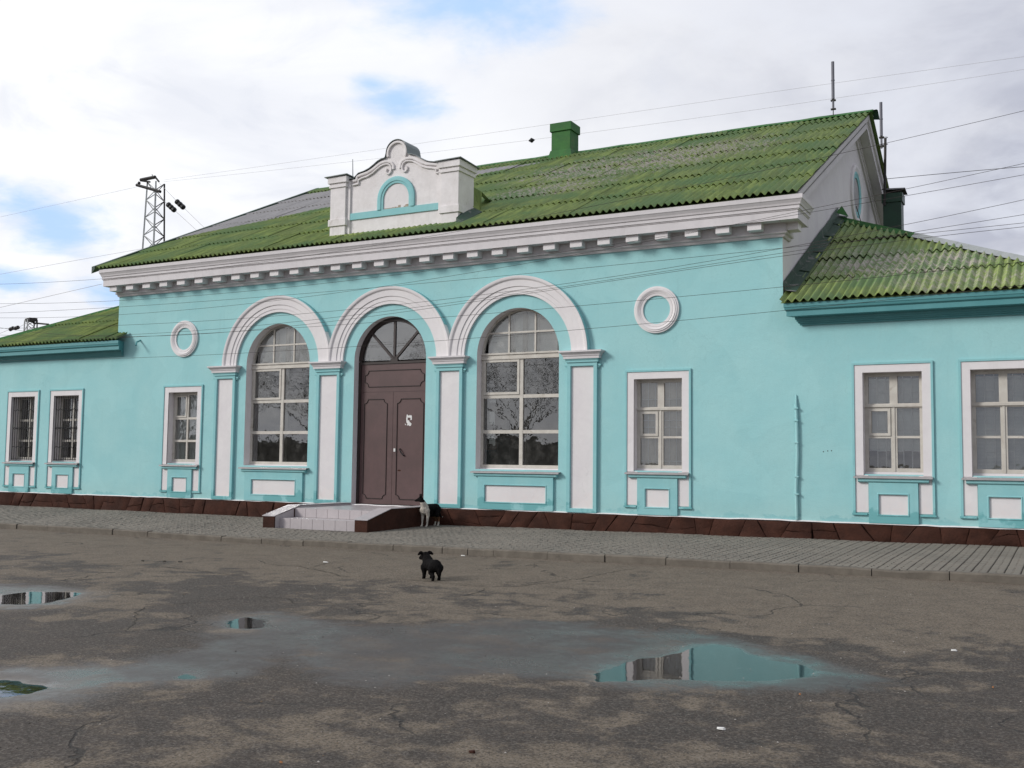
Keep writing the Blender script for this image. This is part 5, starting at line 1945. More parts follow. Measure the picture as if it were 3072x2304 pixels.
# ---------------- chimneys
ch = MB()
def zroof(y): return 6.765 + SL * ((y + 0.55) if y <= RY else (2 * RY + 0.55 - y))
cx0, cx1, cy0, cy1 = 0.47, 1.10, 7.62, 8.22
ch.box(cx0, cx1, cy0, cy1, 10.3, 11.56)
chim = ch.build('chimney', M['tin_green'], st, bevel=0.01)
chim['label'] = 'green chimney standing on the ridge'
MB().box(cx0 - .04, cx1 + .04, cy0 - .04, cy1 + .04, 11.5603, 11.82).build('chimney_cap', M['tin_green'], chim, bevel=0.01)
mb = MB()
mb.sweep([[(cx0 - e, cy0 - e, z), (cx1 + e, cy0 - e, z), (cx1 + e, cy1 + e, z), (cx0 - e, cy1 + e, z)] for e, z in ((0.11, 10.64), (0.02, 10.98))], caps=False)
mb.build('chimney_apron', M['tin_green'], chim)

ch = MB().box(9.70, 10.18, 9.8, 10.28, 5.0, 9.02)
chim2 = ch.build('chimney', M['tin_dark'], st, bevel=0.008)
chim2['label'] = 'dark green chimney rising from the right wing roof'
MB().box(9.665, 10.215, 9.765, 10.315, 8.8703, 9.13).build('chimney_cap', M['tin_dark'], chim2, bevel=0.01)
mb = MB()
for a in ((9.72, 9.82), (10.16, 9.82), (9.72, 10.26), (10.16, 10.26)):
    mb.tube([(a[0], a[1], 9.13), (a[0], a[1], 9.24)], 0.008, 4)
mb.add([(9.66, 9.70, 9.22), (10.28, 9.72, 9.20), (10.26, 10.0, 9.30), (9.68, 10.0, 9.34), (10.28, 10.38, 9.18), (9.66, 10.36, 9.20)], [(0, 1, 2, 3), (3, 2, 4, 5)])
mb.build('chimney_cowl', M['steel_dark'], chim2)

# ---------------- aerials
def aerial(loc, rod, tube_len, label, brackets, rr=0.04):
    root = empty('aerial', loc)
    tag(root, label, 'aerial', 'grey tube aerials on the roof')
    mb = MB().tube([(0, 0, 0), (0, 0, rod)], 0.014, 6)
    mb.build('rod', M['steel_dark'], root)
    mb = MB()
    mb.tube([(0, 0, rod), (0, 0, rod + tube_len * .5 - .01)], rr, 10)
    mb.tube([(0, 0, rod + tube_len * .5 + .01), (0, 0, rod + tube_len)], rr, 10)
    mb.tube([(0, 0, rod + tube_len * .5 - .012), (0, 0, rod + tube_len * .5 + .012)], rr + .008, 10)
    mb.build('tube', M['aerial'], root, smooth=True)
    for z in brackets:
        mb = MB().box(-.06, .07, -.035, .035, z - .018, z + .018)
        mb.build('bracket', M['steel_dark'], root)
    return root
A1 = aerial((8.73, RY - 0.02, ztop + 0.03), 0.46, 1.03, 'upright grey aerial tube standing on the ridge near the right gable', (0.18, 0.42), 0.042)
MB().tube([(0, 0, 0.17), (0, 0, 0.43)], 0.03, 8).build('sleeve', M['aerial'], A1)
MB().box(-.09, .09, -.09, .09, -.05, 0.0).build('foot', M['steel_dark'], A1)
pm_ = on_y(2644.6, 445, 9.75)
top2 = on_y(2645.9, 306.6, 9.75)
bt2 = on_y(2644.6, 408, 9.75)
A2 = aerial((pm_.x, pm_.y, pm_.z), bt2.z - pm_.z, top2.z - bt2.z, 'grey aerial tube clamped to the pole beside the dark chimney', (0.05, (bt2.z - pm_.z) - .04), 0.042)
MB().tube([(0, 0, 0), (0, 0, bt2.z - pm_.z - .03)], 0.03, 8).build('sleeve', M['aerial'], A2)
pt, pb = on_y(2656, 414.6, 9.72), on_y(2653.4, 590, 9.72)
mb = MB().tube([(0, 0, 0), (pt.x - pb.x, 0, pt.z - pb.z + .0)], 0.036, 8)
pole = mb.build('aerial_pole', M['steel_dark'])
pole.location = (pb.x, pb.y, pb.z - .25)
pole.scale.z = (pt.z - pb.z + .25) / (pt.z - pb.z)
tag(pole, 'dark steel pole fixed against the dark green chimney', 'pole')
for zz in (0.10, bt2.z - pm_.z - .06):
    mb = MB()
    for s_ in (-1, 1):
        mb.tube([(-.05, s_ * .045, zz), (.14, s_ * .045, zz), (.17, 0, zz)], 0.008, 4)
    mb.build('clamp', M['steel_dark'], A2)

# ---------------- small fittings on the wall
mb = MB()
mb.tube([(9.50, -0.035, ZB + .01), (9.49, -0.045, 1.1), (9.52, -0.04, 1.75), (9.515, -0.045, 2.3), (9.50, -0.035, 2.72), (9.50, -0.02, 2.92)], [0.032, 0.030, 0.032, 0.030, 0.028, 0.010], 8)
pipe = mb.build('wall_pipe', M['teal'], st, smooth=True)
for z in (1.02, 1.35, 2.0, 2.42, 2.66):
    MB().box(9.465, 9.545, -0.082, 0.0, z - .013, z + .013).build('pipe_clip', M['teal'], pipe)
MB().tube([(-8.28, 0.0, 4.77), (-8.25, -0.16, 4.70), (-8.17, -0.25, 4.60)], 0.022, 6).build('wall_hook', M['teal_dark'], st)
mb = MB()
for (x_, z_) in ((10.0, 1.83), (10.08, 1.845), (10.15, 1.85)):
    mb.add([(x_ + .012 * math.cos(a), -0.0015, z_ + .012 * math.sin(a)) for a in np.linspace(0, 5.2, 6)], [tuple(range(6))])
mb.build('bolt_holes', M['steel_dark'], st)

# ------------------------------------------------------------------ railway mast behind the building
def lattice_mast(name, base, w0, w1, h, rot, label, arm=True):
    root = empty(name, base)
    root.rotation_euler.z = rot
    tag(root, label, 'mast', 'railway masts behind the station')
    def wz(z):
        return (w0 + (w1 - w0) * z / h) / 2
    for sx_, sy_ in ((-1, -1), (1, -1), (1, 1), (-1, 1)):
        mb = MB()
        mb.tube([(sx_ * wz(z), sy_ * wz(z), z) for z in (0, h)], 0.055, 4)
        mb.build('mast_leg', M['steel_pale'] if sy_ < 0 or sx_ < 0 else M['steel_dark'], root)  # dark leg on the right: shade put into the colour
    n = max(4, int(h / 0.46))
    n0 = max(0, n - 16)
    for k in range(n0, n):
        za_, zb_ = h * k / n, h * (k + 1) / n
        for f in range(4):
            cs_ = [(-1, -1), (1, -1), (1, 1), (-1, 1)]
            a, b = cs_[f], cs_[(f + 1) % 4]
            mb = MB()
            p, q = (a[0] * wz(za_), a[1] * wz(za_), za_), (b[0] * wz(zb_), b[1] * wz(zb_), zb_)
            if (k + f) % 2:
                p, q = (b[0] * wz(za_), b[1] * wz(za_), za_), (a[0] * wz(zb_), a[1] * wz(zb_), zb_)
            mb.tube([p, q], 0.026, 4)
            mb.build('brace', M['steel_dark'] if f in (1, 2) else M['steel_pale'], root)  # right and rear faces painted dark as shaded, the others pale as lit
    return root
MY = 18.0
tl, tr_ = on_y(425, 560, MY), on_y(475, 540, MY)
bl, br_ = on_y(410, 745, MY), on_y(466, 725, MY)
cxm = (tl.x + tr_.x) / 2
htop = tr_.z
mast = lattice_mast('railway_mast', (cxm, MY + .4, 0), 1.30, 0.60, htop, R(2), 'tall lattice railway mast behind the left end of the main roof')
iv = mast.matrix_basis.inverted()
def local(px, py, Y, root_loc, rz):
    v = on_y(px, py, Y) - Vector(root_loc)
    c_, s_ = math.cos(-rz), math.sin(-rz)
    return Vector((v.x * c_ - v.y * s_, v.x * s_ + v.y * c_, v.z))
def LM(px, py, Y=MY):
    return local(px, py, Y, (cxm, MY + .4, 0), R(2))
mb = MB().tube([LM(410, 555, MY - .9), LM(481, 575, MY - .9)], 0.085, 6)
mb.build('crossarm', M['steel_dark'], mast)
mb = MB().tube([LM(422, 540), LM(466, 531)], 0.09, 6)
mb.tube([LM(466, 531), LM(477, 545)], 0.05, 5)
mb.tube([LM(422, 542), LM(450, 546)], 0.05, 5)
mb.build('head_beam', M['steel_dark'], mast)
mb = MB().tube([LM(418, 545), LM(417, 550), LM(418, 553)], [0.05, 0.09, 0.05], 8)
mb.tube([LM(460, 533), LM(456, 523)], 0.02, 4)
mb.build('insulator', M['black_iron'], mast)
# second mast further away on the left
M2Y = 34.0
t2 = on_y(93, 960, M2Y)
mast2 = lattice_mast('railway_mast', (t2.x, M2Y, 0), 1.0, 0.72, t2.z, R(-20), 'distant lattice railway mast showing above the left wing roof')
l2 = lambda px, py: local(px, py, M2Y, (t2.x, M2Y, 0), R(-20))
MB().box(-.55, .6, -.3, .3, t2.z - .12, t2.z + .12).build('head_beam', M['steel_dark'], mast2)
MB().tube([l2(100, 969), l2(146, 973)], 0.07, 5).build('crossarm', M['steel_dark'], mast2)

# strain insulators and guy wires at the masts
def insul(p, q, n, r, name, label):
    p, q = Vector(p), Vector(q)
    d = (q - p).normalized()
    c = (p + q) / 2
    pts, rr = [], []
    L_ = (q - p).length
    for k in range(n):
        for t_, f in ((0.05, .35), (0.2, 1.0), (0.7, .95), (0.95, .35)):
            pts.append(p + d * L_ * (k + t_) / n - c)
            rr.append(r * f)
    root = MB().tube(pts, rr, 10).build(name, M['black_iron'], smooth=True)
    root.location = c
    tag(root, label, 'insulator', 'strain insulators on the mast wires')
    return root
insul(on_y(503, 612, MY), on_y(526, 633, MY), 3, 0.14, 'strain_insulator', 'lower of two dark insulators on the mast wires above the roof')
insul(on_y(529, 603, MY), on_y(553, 625, MY), 3, 0.14, 'strain_insulator', 'upper of two dark insulators on the mast wires above the roof')
insul(on_y(29, 989, M2Y), on_y(42, 983, M2Y), 2, 0.16, 'strain_insulator', 'left one of the insulator pair beside the distant mast')
insul(on_y(44, 986, M2Y), on_y(57, 981, M2Y), 2, 0.16, 'strain_insulator', 'right one of the insulator pair beside the distant mast')

# ------------------------------------------------------------------ wires
def wire(pts, Y, r, label, mat='wire', deg=2, ext=(0, 0), Yb=None, name='overhead_wire', group='wires crossing in front of and above the station'):
    Yb = Y if Yb is None else Yb
    P3 = []
    x0_, x1_ = pts[0][0], pts[-1][0]
    for px, py in pts:
        t_ = (px - x0_) / (x1_ - x0_)
        P3.append(on_y(px, py, Y + (Yb - Y) * t_))
    xs_ = np.array([p.x for p in P3])
    zs_ = np.array([p.z for p in P3])
    ys_ = np.array([p.y for p in P3])
    deg = min(deg, len(pts) - 1)
    cz_ = np.polyfit(xs_, zs_, deg)
    cy_2 = np.polyfit(xs_, ys_, 1)
    xx = np.linspace(xs_[0] - ext[0], xs_[-1] + ext[1], 40)
    c = Vector((float(xx.mean()), float(np.polyval(cy_2, xx.mean())), float(np.polyval(cz_, xx.mean()))))
    mb = MB().tube([Vector((float(x_), float(np.polyval(cy_2, x_)), float(np.polyval(cz_, x_)))) - c for x_ in xx], r, 5)
    o = mb.build(name, M[mat])
    o.location = c
    tag(o, label, 'wire', group)
    return o
WY = -4.2
WR = 0.0035
wire([(0, 911), (359, 902), (640, 882), (1040, 843), (1390, 800), (1800, 736), (2358, 650), (2480, 630.5), (2700, 590.7), (3072, 523.5)], WY, WR, 'wire just under the dentils at the right, topmost on the left wall', deg=3, ext=(7, 4))
wire([(0, 938.7), (359, 921.6), (640, 901.7), (1040, 869.5), (1360, 842), (1807, 799), (2348, 744), (2440, 735), (2743, 704), (3072, 668)], WY, WR, 'wire passing just above the right arch', deg=3, ext=(7, 4))
wire([(0, 953.5), (359, 944), (640, 922), (1040, 875), (1360, 829), (1536, 797), (1807, 743), (2078, 698), (2250, 668), (2441, 625), (2706, 572), (3072, 488)], WY + .5, WR, 'steep wire over the middle arch top rising across the cornice', deg=3, ext=(7, 4))
wire([(0, 984.8), (359, 977), (640, 960.7), (1040, 928), (1360, 895), (1820, 835.7), (2348, 745), (2447, 725), (2700, 675.5), (3072, 600.8)], WY, WR, 'upper of two wires meeting right of the right arch', deg=3, ext=(7, 4))
wire([(359, 1005), (640, 987.4), (1040, 949), (1360, 908), (1820, 838), (2230, 778), (2348, 759.6), (2560, 726.3), (2700, 702.6), (3072, 643)], WY + .3, WR, 'lower of two wires meeting right of the right arch', deg=3, ext=(9, 4))
wire([(359, 1012.7), (640, 998.8), (1040, 973.3), (1360, 950), (1820, 909.6), (2080, 885.6), (2348, 860), (2560, 840), (3072, 786)], WY, WR, 'wire running through the upper half of the right rosette', deg=2, ext=(9, 4))
wire([(0, 1085), (359, 1071.6), (640, 1062.5), (1040, 1042), (1360, 1020.5), (1820, 982.6), (2080, 958.9), (2336, 933), (2560, 910.8), (3072, 853)], WY, WR, 'lowest wire, running under both rosettes', deg=2, ext=(7, 4))
wire([(359, 1010), (1040, 957), (1820, 850), (2300, 772), (2560, 738), (2790, 710), (3072, 682.8)], WY - .2, WR, 'wire just below the pair that meets right of the right arch', deg=3, ext=(9, 4))
wire([(0, 853), (302, 836), (900, 770.5), (1062, 747.5), (1225, 721.7), (1334, 697), (1600, 655), (2114, 553), (2400, 485), (2463, 472), (2567, 449), (2740, 411), (3072, 334)], WY, WR, 'wire climbing along the cornice and over the main roof', deg=3, ext=(7, 4))
wire([(0, 922.5), (150, 888), (306, 852)], -0.5, 0.006, 'wire sloping up to the left end of the cornice', 'wire_thin', deg=1, ext=(6, 0))
wire([(2656, 537), (2860, 518), (3072, 500)], 9.7, 0.008, 'wire running right from the pole beside the dark chimney', deg=2, ext=(0, 12))
wire([(490, 540), (900, 483), (1400, 408.5), (2146, 300), (2440, 258.8), (2720, 219.7), (3072, 169)], MY, 0.005, 'higher of two thin wires from the mast over the roof', 'wire_thin', deg=3, ext=(0, 10))
wire([(490, 546), (900, 500), (1400, 444.7), (1595, 421), (2400, 309), (2720, 261), (3072, 210)], MY, 0.005, 'lower of two thin wires from the mast over the roof', 'wire_thin', deg=3, ext=(0, 10))
wire([(0, 651), (410, 561)], MY, 0.006, 'thin wire from the mast down to the left edge', 'wire_thin', deg=1, ext=(12, 0))
wire([(0, 823), (385, 753.5), (700, 700)], MY - 2, 0.008, 'thin wire vanishing behind the left slope of the main roof', 'wire_thin', deg=2, ext=(12, 0))
wire([(478, 548), (504, 613)], MY, 0.012, 'mast wire above the lower insulator', 'wire_thin', 1, name='mast_wire') if False else None
for i_, (a_, b_, lb) in enumerate((((477, 548), (531, 604), 'upper mast wire between mast and insulator'), ((552, 624), (620, 690), 'upper mast wire running down behind the roof'),
                                   ((474, 587), (504, 613), 'lower mast wire between mast and insulator'), ((525, 632), (600, 700), 'lower mast wire running down behind the roof'))):
    wire([a_, b_], MY, 0.009, lb, 'wire_thin', 1, name='mast_wire', group='short wires beside the mast')
for i_, (a_, b_, lb) in enumerate((((56, 982), (84, 967), 'wire between distant mast and its insulators'), ((0, 1000), (30, 988), 'wire left of the distant insulator pair'))):
    wire([a_, b_], M2Y, 0.014, lb, 'wire_thin', 1, ext=(10 if i_ else 0, 0), name='mast_wire', group='short wires beside the mast')
pbz = on_y(1595, 421, MY)
kn = MB().tube([(-.14, 0, 0), (-.06, 0, 0), (0, 0, 0), (.06, 0, 0), (.14, 0, 0)], [.02, .07, .11, .07, .02], 8).build('wire_joint', M['black_iron'])
kn.location = pbz
tag(kn, 'small dark knot on the thin wire left of the green chimney', 'joint')

# ------------------------------------------------------------------ dogs
def skin_body(verts, edges, radii, name, coat, mats, sub=3):
    me_ = bpy.data.meshes.new(name)
    me_.from_pydata(verts, edges, [])
    o = bpy.data.objects.new(name, me_)
    col.objects.link(o)
    o.modifiers.new('s', 'SKIN')
    sv = me_.skin_vertices[0].data
    for i, r in enumerate(radii):
        sv[i].radius = r if isinstance(r, (tuple, list)) else (r, r)
    sv[0].use_root = True
    o.modifiers['s'].use_smooth_shade = True
    m2 = o.modifiers.new('d', 'SUBSURF')
    m2.levels = m2.render_levels = sub
    m3 = o.modifiers.new('m', 'SMOOTH')
    m3.factor = 0.6
    m3.iterations = 6
    dg = bpy.context.evaluated_depsgraph_get()
    dg.update()
    new = bpy.data.meshes.new_from_object(o.evaluated_get(dg))
    bpy.data.objects.remove(o)
    new.name = name
    for m_ in mats:
        new.materials.append(m_)
    for p in new.polygons:
        p.use_smooth = True
        p.material_index = coat(p.center)
    ob = bpy.data.objects.new(name, new)
    col.objects.link(ob)
    return ob
def fur(name, c, c2):
    m, N, b, out, pos = new_mat(name)
    tcn = N.node('ShaderNodeTexCoord')
    p_ = tcn.outputs['Object']
    mp = N.node('ShaderNodeMapping')
    mp.inputs['Scale'].default_value = (60, 60, 18)
    N.l.new(p_, mp.inputs[0])
    f = N.noise(mp.outputs[0], 1.0, 5, 0.7)
    setc(N, b, 'Base Color', N.mix(N.ramp(f, 0.3, 0.7), c, c2))
    b.inputs['Roughness'].default_value = 0.85
    b.inputs['Specular IOR Level'].default_value = 0.08
    bump(N, b, f, 0.9, 0.012)
    return m
FB = fur('black fur', (0.0035, 0.003, 0.003), (0.008, 0.007, 0.007))
FW = fur('cream white fur', (0.52, 0.48, 0.42), (0.36, 0.33, 0.28))
FT = fur('tan fur', (0.16, 0.085, 0.045), (0.09, 0.05, 0.03))
FN = paint('dog nose and eyes', (0.008, 0.008, 0.008), None, 5, 0.25, 60, 0.05, 0.001)


def blob_body(chains, name, coat, mats, vox=0.0095, smooth=7):
    """continuous body: balls strung along tapering chains, fused by a voxel remesh and smoothed"""
    bm = bmesh.new()
    for ch_ in chains:
        for (a, b) in zip(ch_, ch_[1:]):
            pa, pb = Vector(a[:3]), Vector(b[:3])
            n_ = max(1, int((pb - pa).length / (min(a[3], b[3]) * 0.4)))
            for i in range(n_ + 1):
                t_ = i / n_
                m4 = Matrix.Translation(pa.lerp(pb, t_))
                bmesh.ops.create_icosphere(bm, subdivisions=2, radius=a[3] + (b[3] - a[3]) * t_, matrix=m4)
    me_ = bpy.data.meshes.new(name)
    bm.to_mesh(me_)
    bm.free()
    o = bpy.data.objects.new(name, me_)
    col.objects.link(o)
    r_ = o.modifiers.new('r', 'REMESH')
    r_.mode = 'VOXEL'
    r_.voxel_size = vox
    m3 = o.modifiers.new('m', 'SMOOTH')
    m3.factor = 0.5
    m3.iterations = smooth
    dg = bpy.context.evaluated_depsgraph_get()
    dg.update()
    new = bpy.data.meshes.new_from_object(o.evaluated_get(dg))
    bpy.data.objects.remove(o)
    new.name = name
    new.materials.clear()
    for m_ in mats:
        new.materials.append(m_)
    for v in new.vertices:      # tousled coat
        q = v.co * 55
        v.co += v.normal * 0.0035 * noise.noise(Vector((q.x, q.y, q.z * 0.5)))
    for p in new.polygons:
        p.use_smooth = True
        p.material_index = coat(p.center)
    ob = bpy.data.objects.new(name, new)
    col.objects.link(ob)
    return ob


# first dog: local +x is forward, +y its left; head turned to its right
ch1 = [[(.205, 0, .405, .100), (.06, 0, .405, .098), (-.10, 0, .418, .084), (-.22, 0, .418, .084), (-.27, 0, .39, .06)],
       [(.20, 0, .345, .080), (.05, 0, .350, .078)],
       [(.215, 0, .44, .085), (.265, -.005, .52, .066), (.290, -.025, .575, .056)],
       [(.295, -.040, .602, .058), (.300, -.075, .600, .050), (.306, -.125, .582, .034), (.310, -.178, .570, .024)],
       [(-.28, 0, .40, .032), (-.345, 0, .31, .024), (-.385, .005, .22, .020), (-.43, .01, .195, .015), (-.475, .015, .20, .010)]]
for sg in (-1, 1):
    ch1.append([(.205, sg * .062, .36, .062), (.180, sg * .070, .255, .038), (.198, sg * .066, .13, .025), (.205, sg * .065, .045, .022), (.232, sg * .065, .020, .026)])
    o1 = -.03 if sg < 0 else .035
    ch1.append([(-.215, sg * .058, .375, .078), (-.150, sg * .070, .255, .052), (-.275 + o1, sg * .066, .160, .026), (-.260 + o1, sg * .066, .045, .021), (-.232 + o1, sg * .066, .020, .025)])
def coat1(c):
    x_, y_, z_ = c
    if z_ > .535 and (y_ < -.0 or x_ > .27) and not (x_ < .30 and z_ < .555):
        return 0
    if x_ > .185 and z_ < .55:
        return 1
    if x_ > .165 and z_ < .30:
        return 1
    if x_ < -.10 and z_ < .10:
        return 1
    if x_ < -.10 and z_ < .21 and x_ > -.33:
        return 2
    if x_ < -.44:
        return 1
    return 0
dog = blob_body(ch1, 'dog', coat1, [FB, FW, FT])
tag(dog, 'white chested black dog standing beside the entrance steps', 'dog')
for s_ in (-1, 1):
    bx_ = .268 if s_ < 0 else .330
    m_ = MB()
    m_.sweep([[(bx_ - w_, -.035 - w_ * .3, z_), (bx_, -.060, z_), (bx_ + w_, -.035 - w_ * .3, z_), (bx_, -.022, z_)] for w_, z_ in ((.024, .635), (.020, .665), (.010, .700), (.001, .722))])
    m_.build('ear', FB, dog, smooth=True)
MB().tube([(.310, -.194, .574), (.311, -.202, .573), (.311, -.206, .573)], [.013, .011, .004], 8).build('nose', FN, dog)
fp_ = on_z(1271, 1583, 0.118)
rp_ = on_z(1306, 1578, 0.122)
dirn = Vector((fp_.x - rp_.x, fp_.y - rp_.y, 0))
hd = math.atan2(-1.0, -0.05)
dog.rotation_euler.z = hd
ctr = fp_ - Vector((math.cos(hd), math.sin(hd), 0)) * .235
dog.location = (ctr.x, ctr.y, walk_z(ctr.x, ctr.y) - .002)

# second dog: small, black, walking away
ch2 = [[(.125, 0, .200, .088), (0, 0, .197, .082), (-.125, 0, .202, .088), (-.165, 0, .19, .07)],
       [(.14, 0, .235, .078), (.185, .0, .275, .066), (.205, .005, .300, .060)],
       [(.215, .008, .305, .062), (.245, .020, .295, .050), (.285, .035, .280, .033), (.308, .043, .272, .024)],
       [(-.185, 0, .215, .032), (-.222, -.01, .16, .028), (-.228, -.012, .10, .018), (-.222, -.012, .075, .008)]]
for sg in (-1, 1):
    ch2.append([(.135, sg * .055, .165, .055), (.125, sg * .058, .10, .032), (.130, sg * .056, .035, .024), (.155, sg * .056, .018, .023)])
    o1 = .02 if sg < 0 else -.01
    ch2.append([(-.135, sg * .050, .175, .062), (-.105, sg * .056, .115, .040), (-.165 + o1, sg * .050, .070, .025), (-.158 + o1, sg * .050, .025, .022), (-.138 + o1, sg * .050, .016, .022)])
dog2 = blob_body(ch2, 'dog', lambda c: 0, [FB], vox=.0075, smooth=8)
tag(dog2, 'small all black dog with flopped ears standing on the asphalt', 'dog')
for s_ in (-1, 1):
    y0_ = .012 + s_ * .035
    m_ = MB()
    m_.sweep([[(.215 + a_, y0_ + s_ * t_, zc_ + w_ * .5), (.215 + a_ + w_ * .4, y0_ + s_ * t_, zc_), (.215 + a_, y0_ + s_ * t_, zc_ - w_ * .5), (.215 + a_ - w_ * .25, y0_ + s_ * t_, zc_)] for t_, zc_, w_, a_ in ((0, .345, .040, 0), (.03, .350, .050, .0), (.055, .343, .046, -.008), (.078, .328, .022, -.012))])
    m_.build('ear', FB, dog2, smooth=True)
c_ = on_z(1309, 1742, ASPH)
h2 = math.atan2(.56, -.80)
dog2.rotation_euler.z = h2
dog2.scale = (1.0, 1.0, 1.0)
dog2.location = (c_.x - .075, c_.y + .0, ASPH + .002)

# ------------------------------------------------------------------ litter on the ground
def scrap(px, py, w, d, label, mat='paper', z=None, name='paper_scrap', cat='litter'):
    zz = ASPH if z is None else z
    p = on_z(px, py, zz)
    mb = MB()
    rg_ = random.Random(px * 7 + py)
    ring = [(w / 2 * math.cos(a) * rg_.uniform(.7, 1.1), d / 2 * math.sin(a) * rg_.uniform(.7, 1.1)) for a in np.linspace(0, 5.5, 6)]
    mb.add([(x_, y_, 0.0) for x_, y_ in ring] + [(x_ * .95, y_ * .95, 0.006 + rg_.uniform(0, .008)) for x_, y_ in ring], [tuple(range(6, 12))] + [(i, (i + 1) % 6, (i + 1) % 6 + 6, i + 6) for i in range(6)])
    o = mb.build(name, M[mat])
    extra = 0.0065 * max(0, p.x) * min(1, max(0, (p.y + 9) / 4)) if z is None else 0
    o.location = (p.x, p.y, zz + extra + .004)
    tag(o, label, cat, 'bits of litter on the asphalt')
scrap(1237, 1654, .07, .05, 'small white paper scrap against the kerb by the black dog')
scrap(1389, 1674, .09, .03, 'flat white scrap right of the black dog')
scrap(976, 1690, .10, .015, 'thin white scrap below the entrance steps')
scrap(2862, 1954, .07, .02, 'white scrap at the right side of the yard')
scrap(2163, 2190, .07, .025, 'torn white scrap below the largest puddle')
scrap(2979, 2065, .016, .014, 'orange scrap near the right edge of the yard', 'butt')
scrap(2400, 2086, .02, .010, 'orange scrap below the tip of the largest puddle', 'butt')
scrap(843, 2291, .025, .010, 'orange scrap at the bottom edge of the yard', 'butt')
scrap(1416, 2260, .045, .03, 'brown scrap at the bottom, left of the middle', 'brown_stone')
scrap(540, 1687, .10, .07, 'larger dark clod left of the steps', 'crack', name='mud_clod')
scrap(494, 1686, .07, .05, 'middle one of three dark clods', 'crack', name='mud_clod')
scrap(428, 1684, .06, .05, 'leftmost of three dark clods', 'crack', name='mud_clod')
mb = MB()
rg_ = random.Random(8)
for i in range(1300):
    x_, y_ = rg_.uniform(0, 15), rg_.uniform(-16.8, -5.3)
    r_ = rg_.uniform(.002, .0065) * (1.5 if rg_.random() < .04 else 1)
    zz = ASPH + 0.0065 * max(0, x_) * min(1, max(0, (y_ + 9) / 4))
    a_ = rg_.uniform(0, 3)
    ring = [(x_ + r_ * 1.4 * math.cos(a_ + k * 1.57), y_ + r_ * math.sin(a_ + k * 1.57), zz) for k in range(4)]
    mb.add(ring + [(x_, y_, zz + r_ * .9)], [(0, 1, 4), (1, 2, 4), (2, 3, 4), (3, 0, 4)], rg_.choice((0, 0, 1, 2)))
o = mb.build('gravel', [paint('pale grit', (0.36, 0.34, 0.31), None, 9, 0.9), paint('dark grit', (0.03, 0.025, 0.02), None, 9, 0.9), paint('brown grit', (0.15, 0.11, 0.07), None, 9, 0.9)])
tag(o, 'loose grit scattered over the asphalt yard', None, None, 'stuff')

# ------------------------------------------------------------------ bare trees across the yard (mirrored in the windows)
def tree_mesh(seed, H):
    rg_ = random.Random(seed)
    tr_mb, cr_mb = MB(), MB()
    def grow(p, d, L_, r, depth):
        n_ = 3
        pts, rr = [p], [r]
        for i in range(n_):
            d = (d + Vector((rg_.gauss(0, .13), rg_.gauss(0, .13), rg_.gauss(.03, .07)))).normalized()
            p = p + d * L_ / n_
            pts.append(p)
            rr.append(r * (1 - .45 * (i + 1) / n_))
        (tr_mb if depth == 0 else cr_mb).tube(pts, rr, 6 if depth < 2 else 3)
        if depth >= 6:
            return
        k_ = 6 if depth == 0 else (4 if depth == 1 else rg_.choice((2, 3, 3)))
        for j in range(k_):
            t_ = rg_.uniform(.45, 1.0) if depth else rg_.uniform(.55, 1.0)
            q = pts[min(n_, 1 + int(t_ * n_))] if depth == 0 else pts[min(n_, 1 + int(t_ * n_))]
            ax = Vector((rg_.gauss(0, 1), rg_.gauss(0, 1), rg_.gauss(0, .3))).normalized()
            nd = (d + ax * rg_.uniform(.5, .95)).normalized()
            grow(q, nd, L_ * rg_.uniform(.6, .82), max(r * .46, .006), depth + 1)
    grow(Vector((0, 0, 0)), Vector((0, 0, 1)), H * .30, H * .012, 0)
    return mesh_of(tr_mb, 'trunk', M['bark']), mesh_of(cr_mb, 'crown', M['bark'])
variants = [tree_mesh(k, 10) for k in (1, 2, 3)]
TL = ['bare tree across the yard, the leftmost of the row', 'bare tree across the yard, second from the left', 'bare tree across the yard, third from the left', 'bare tree across the yard, fourth from the left',
      'bare tree across the yard, fifth from the left', 'bare tree across the yard, sixth from the left', 'bare tree across the yard, seventh from the left', 'bare tree across the yard, eighth from the left',
      'bare tree across the yard, ninth from the left', 'bare tree across the yard, tenth from the left', 'bare tree across the yard, eleventh from the left', 'bare tree across the yard, the rightmost of the row']
rg_ = random.Random(17)
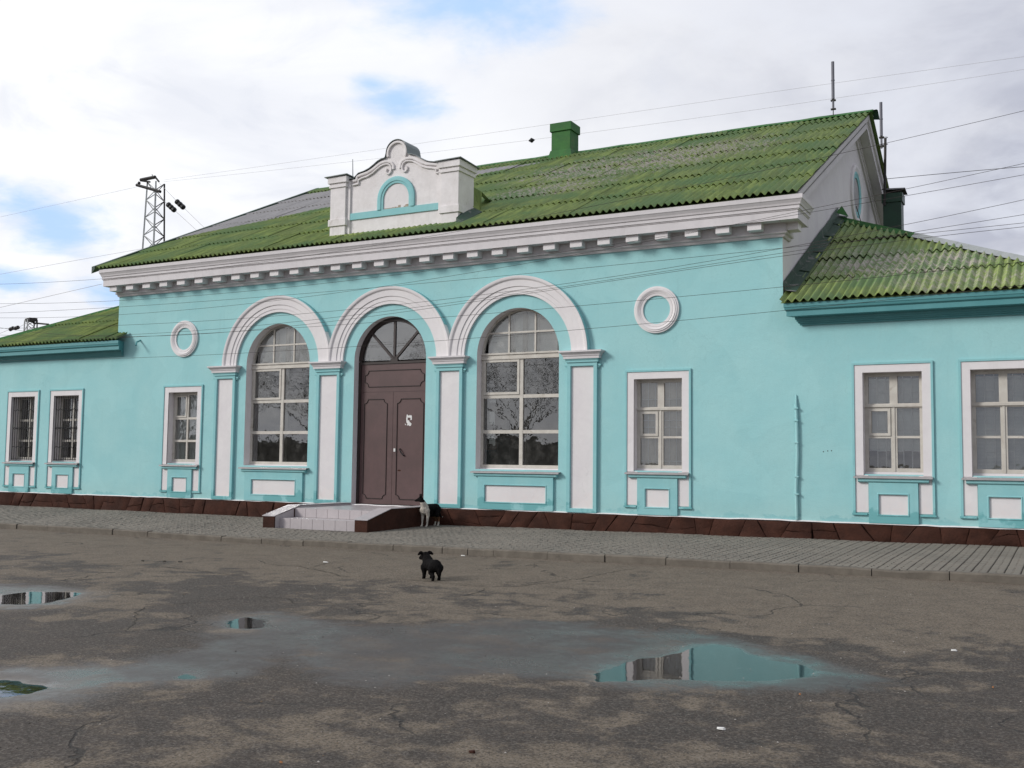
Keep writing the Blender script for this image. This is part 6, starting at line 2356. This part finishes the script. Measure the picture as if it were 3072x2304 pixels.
for i in range(7):
    x_ = -54 + i * 5.6 + rg_.uniform(-1.2, 1.2)
    y_ = -41 + rg_.uniform(-3, 3)
    t = empty('bare_tree', (x_, y_, -.1))
    s_ = rg_.uniform(.9, 1.35)
    tag(t, TL[i] if i < 6 else TL[11], 'tree', 'row of bare trees across the yard')
    tm, cm = variants[i % 3]
    inst(tm, 'trunk', t, scale=(s_, s_, s_), rot=(0, 0, rg_.uniform(0, 6)))
    inst(cm, 'crown', t, scale=(s_, s_, s_), rot=t.children[0].rotation_euler)

# dark bank added out of view: its mirror image darkens the lower window panes
rg_ = random.Random(77)
mb = MB()
nx_, nz_ = 420, 10
P_ = []
for i in range(nx_ + 1):
    x_ = -150 + 136 * i / nx_
    for j in range(nz_ + 1):
        t_ = j / nz_
        zz = -.15 + (3.3 + 1.1 * noise.noise(Vector((x_ * .25, 3, 0))) + .5 * noise.noise(Vector((x_ * 1.3, 9, 0)))) * min(1, t_ * 1.15)
        yy = -46 + 0.9 * math.sin(t_ * math.pi * .5) * -1 + .5 * noise.noise(Vector((x_ * .8, 0, zz)))
        P_.append((x_, yy, zz))
for i in range(nx_):
    for j in range(nz_):
        a = i * (nz_ + 1) + j
        mb.f.append((a, a + nz_ + 1, a + nz_ + 2, a + 1))
        mb.m.append(0)
mb.v = P_
mb.box(-150, -14, -49, -47.2, -.1, 3.0)
for k in range(6000):
    i = rg_.randrange(len(P_))
    x_, y_, z_ = P_[i]
    c = Vector((x_ + rg_.uniform(-.3, .3), y_ + rg_.uniform(-.1, .5), z_ + rg_.uniform(-.2, .35)))
    a_, b_ = Vector([rg_.gauss(0, .16) for _ in range(3)]), Vector([rg_.gauss(0, .16) for _ in range(3)])
    mb.add([c, c + a_, c + b_], [(0, 1, 2)])
o = mb.build('added_hedge', paint('dark winter hedge', (0.030, 0.030, 0.018), (0.045, 0.038, 0.025), .8, .95, 8, .5, .05))
tag(o, 'long dark bank of growth added out of view to darken the lower panes', 'added_hedge', None, 'stuff')
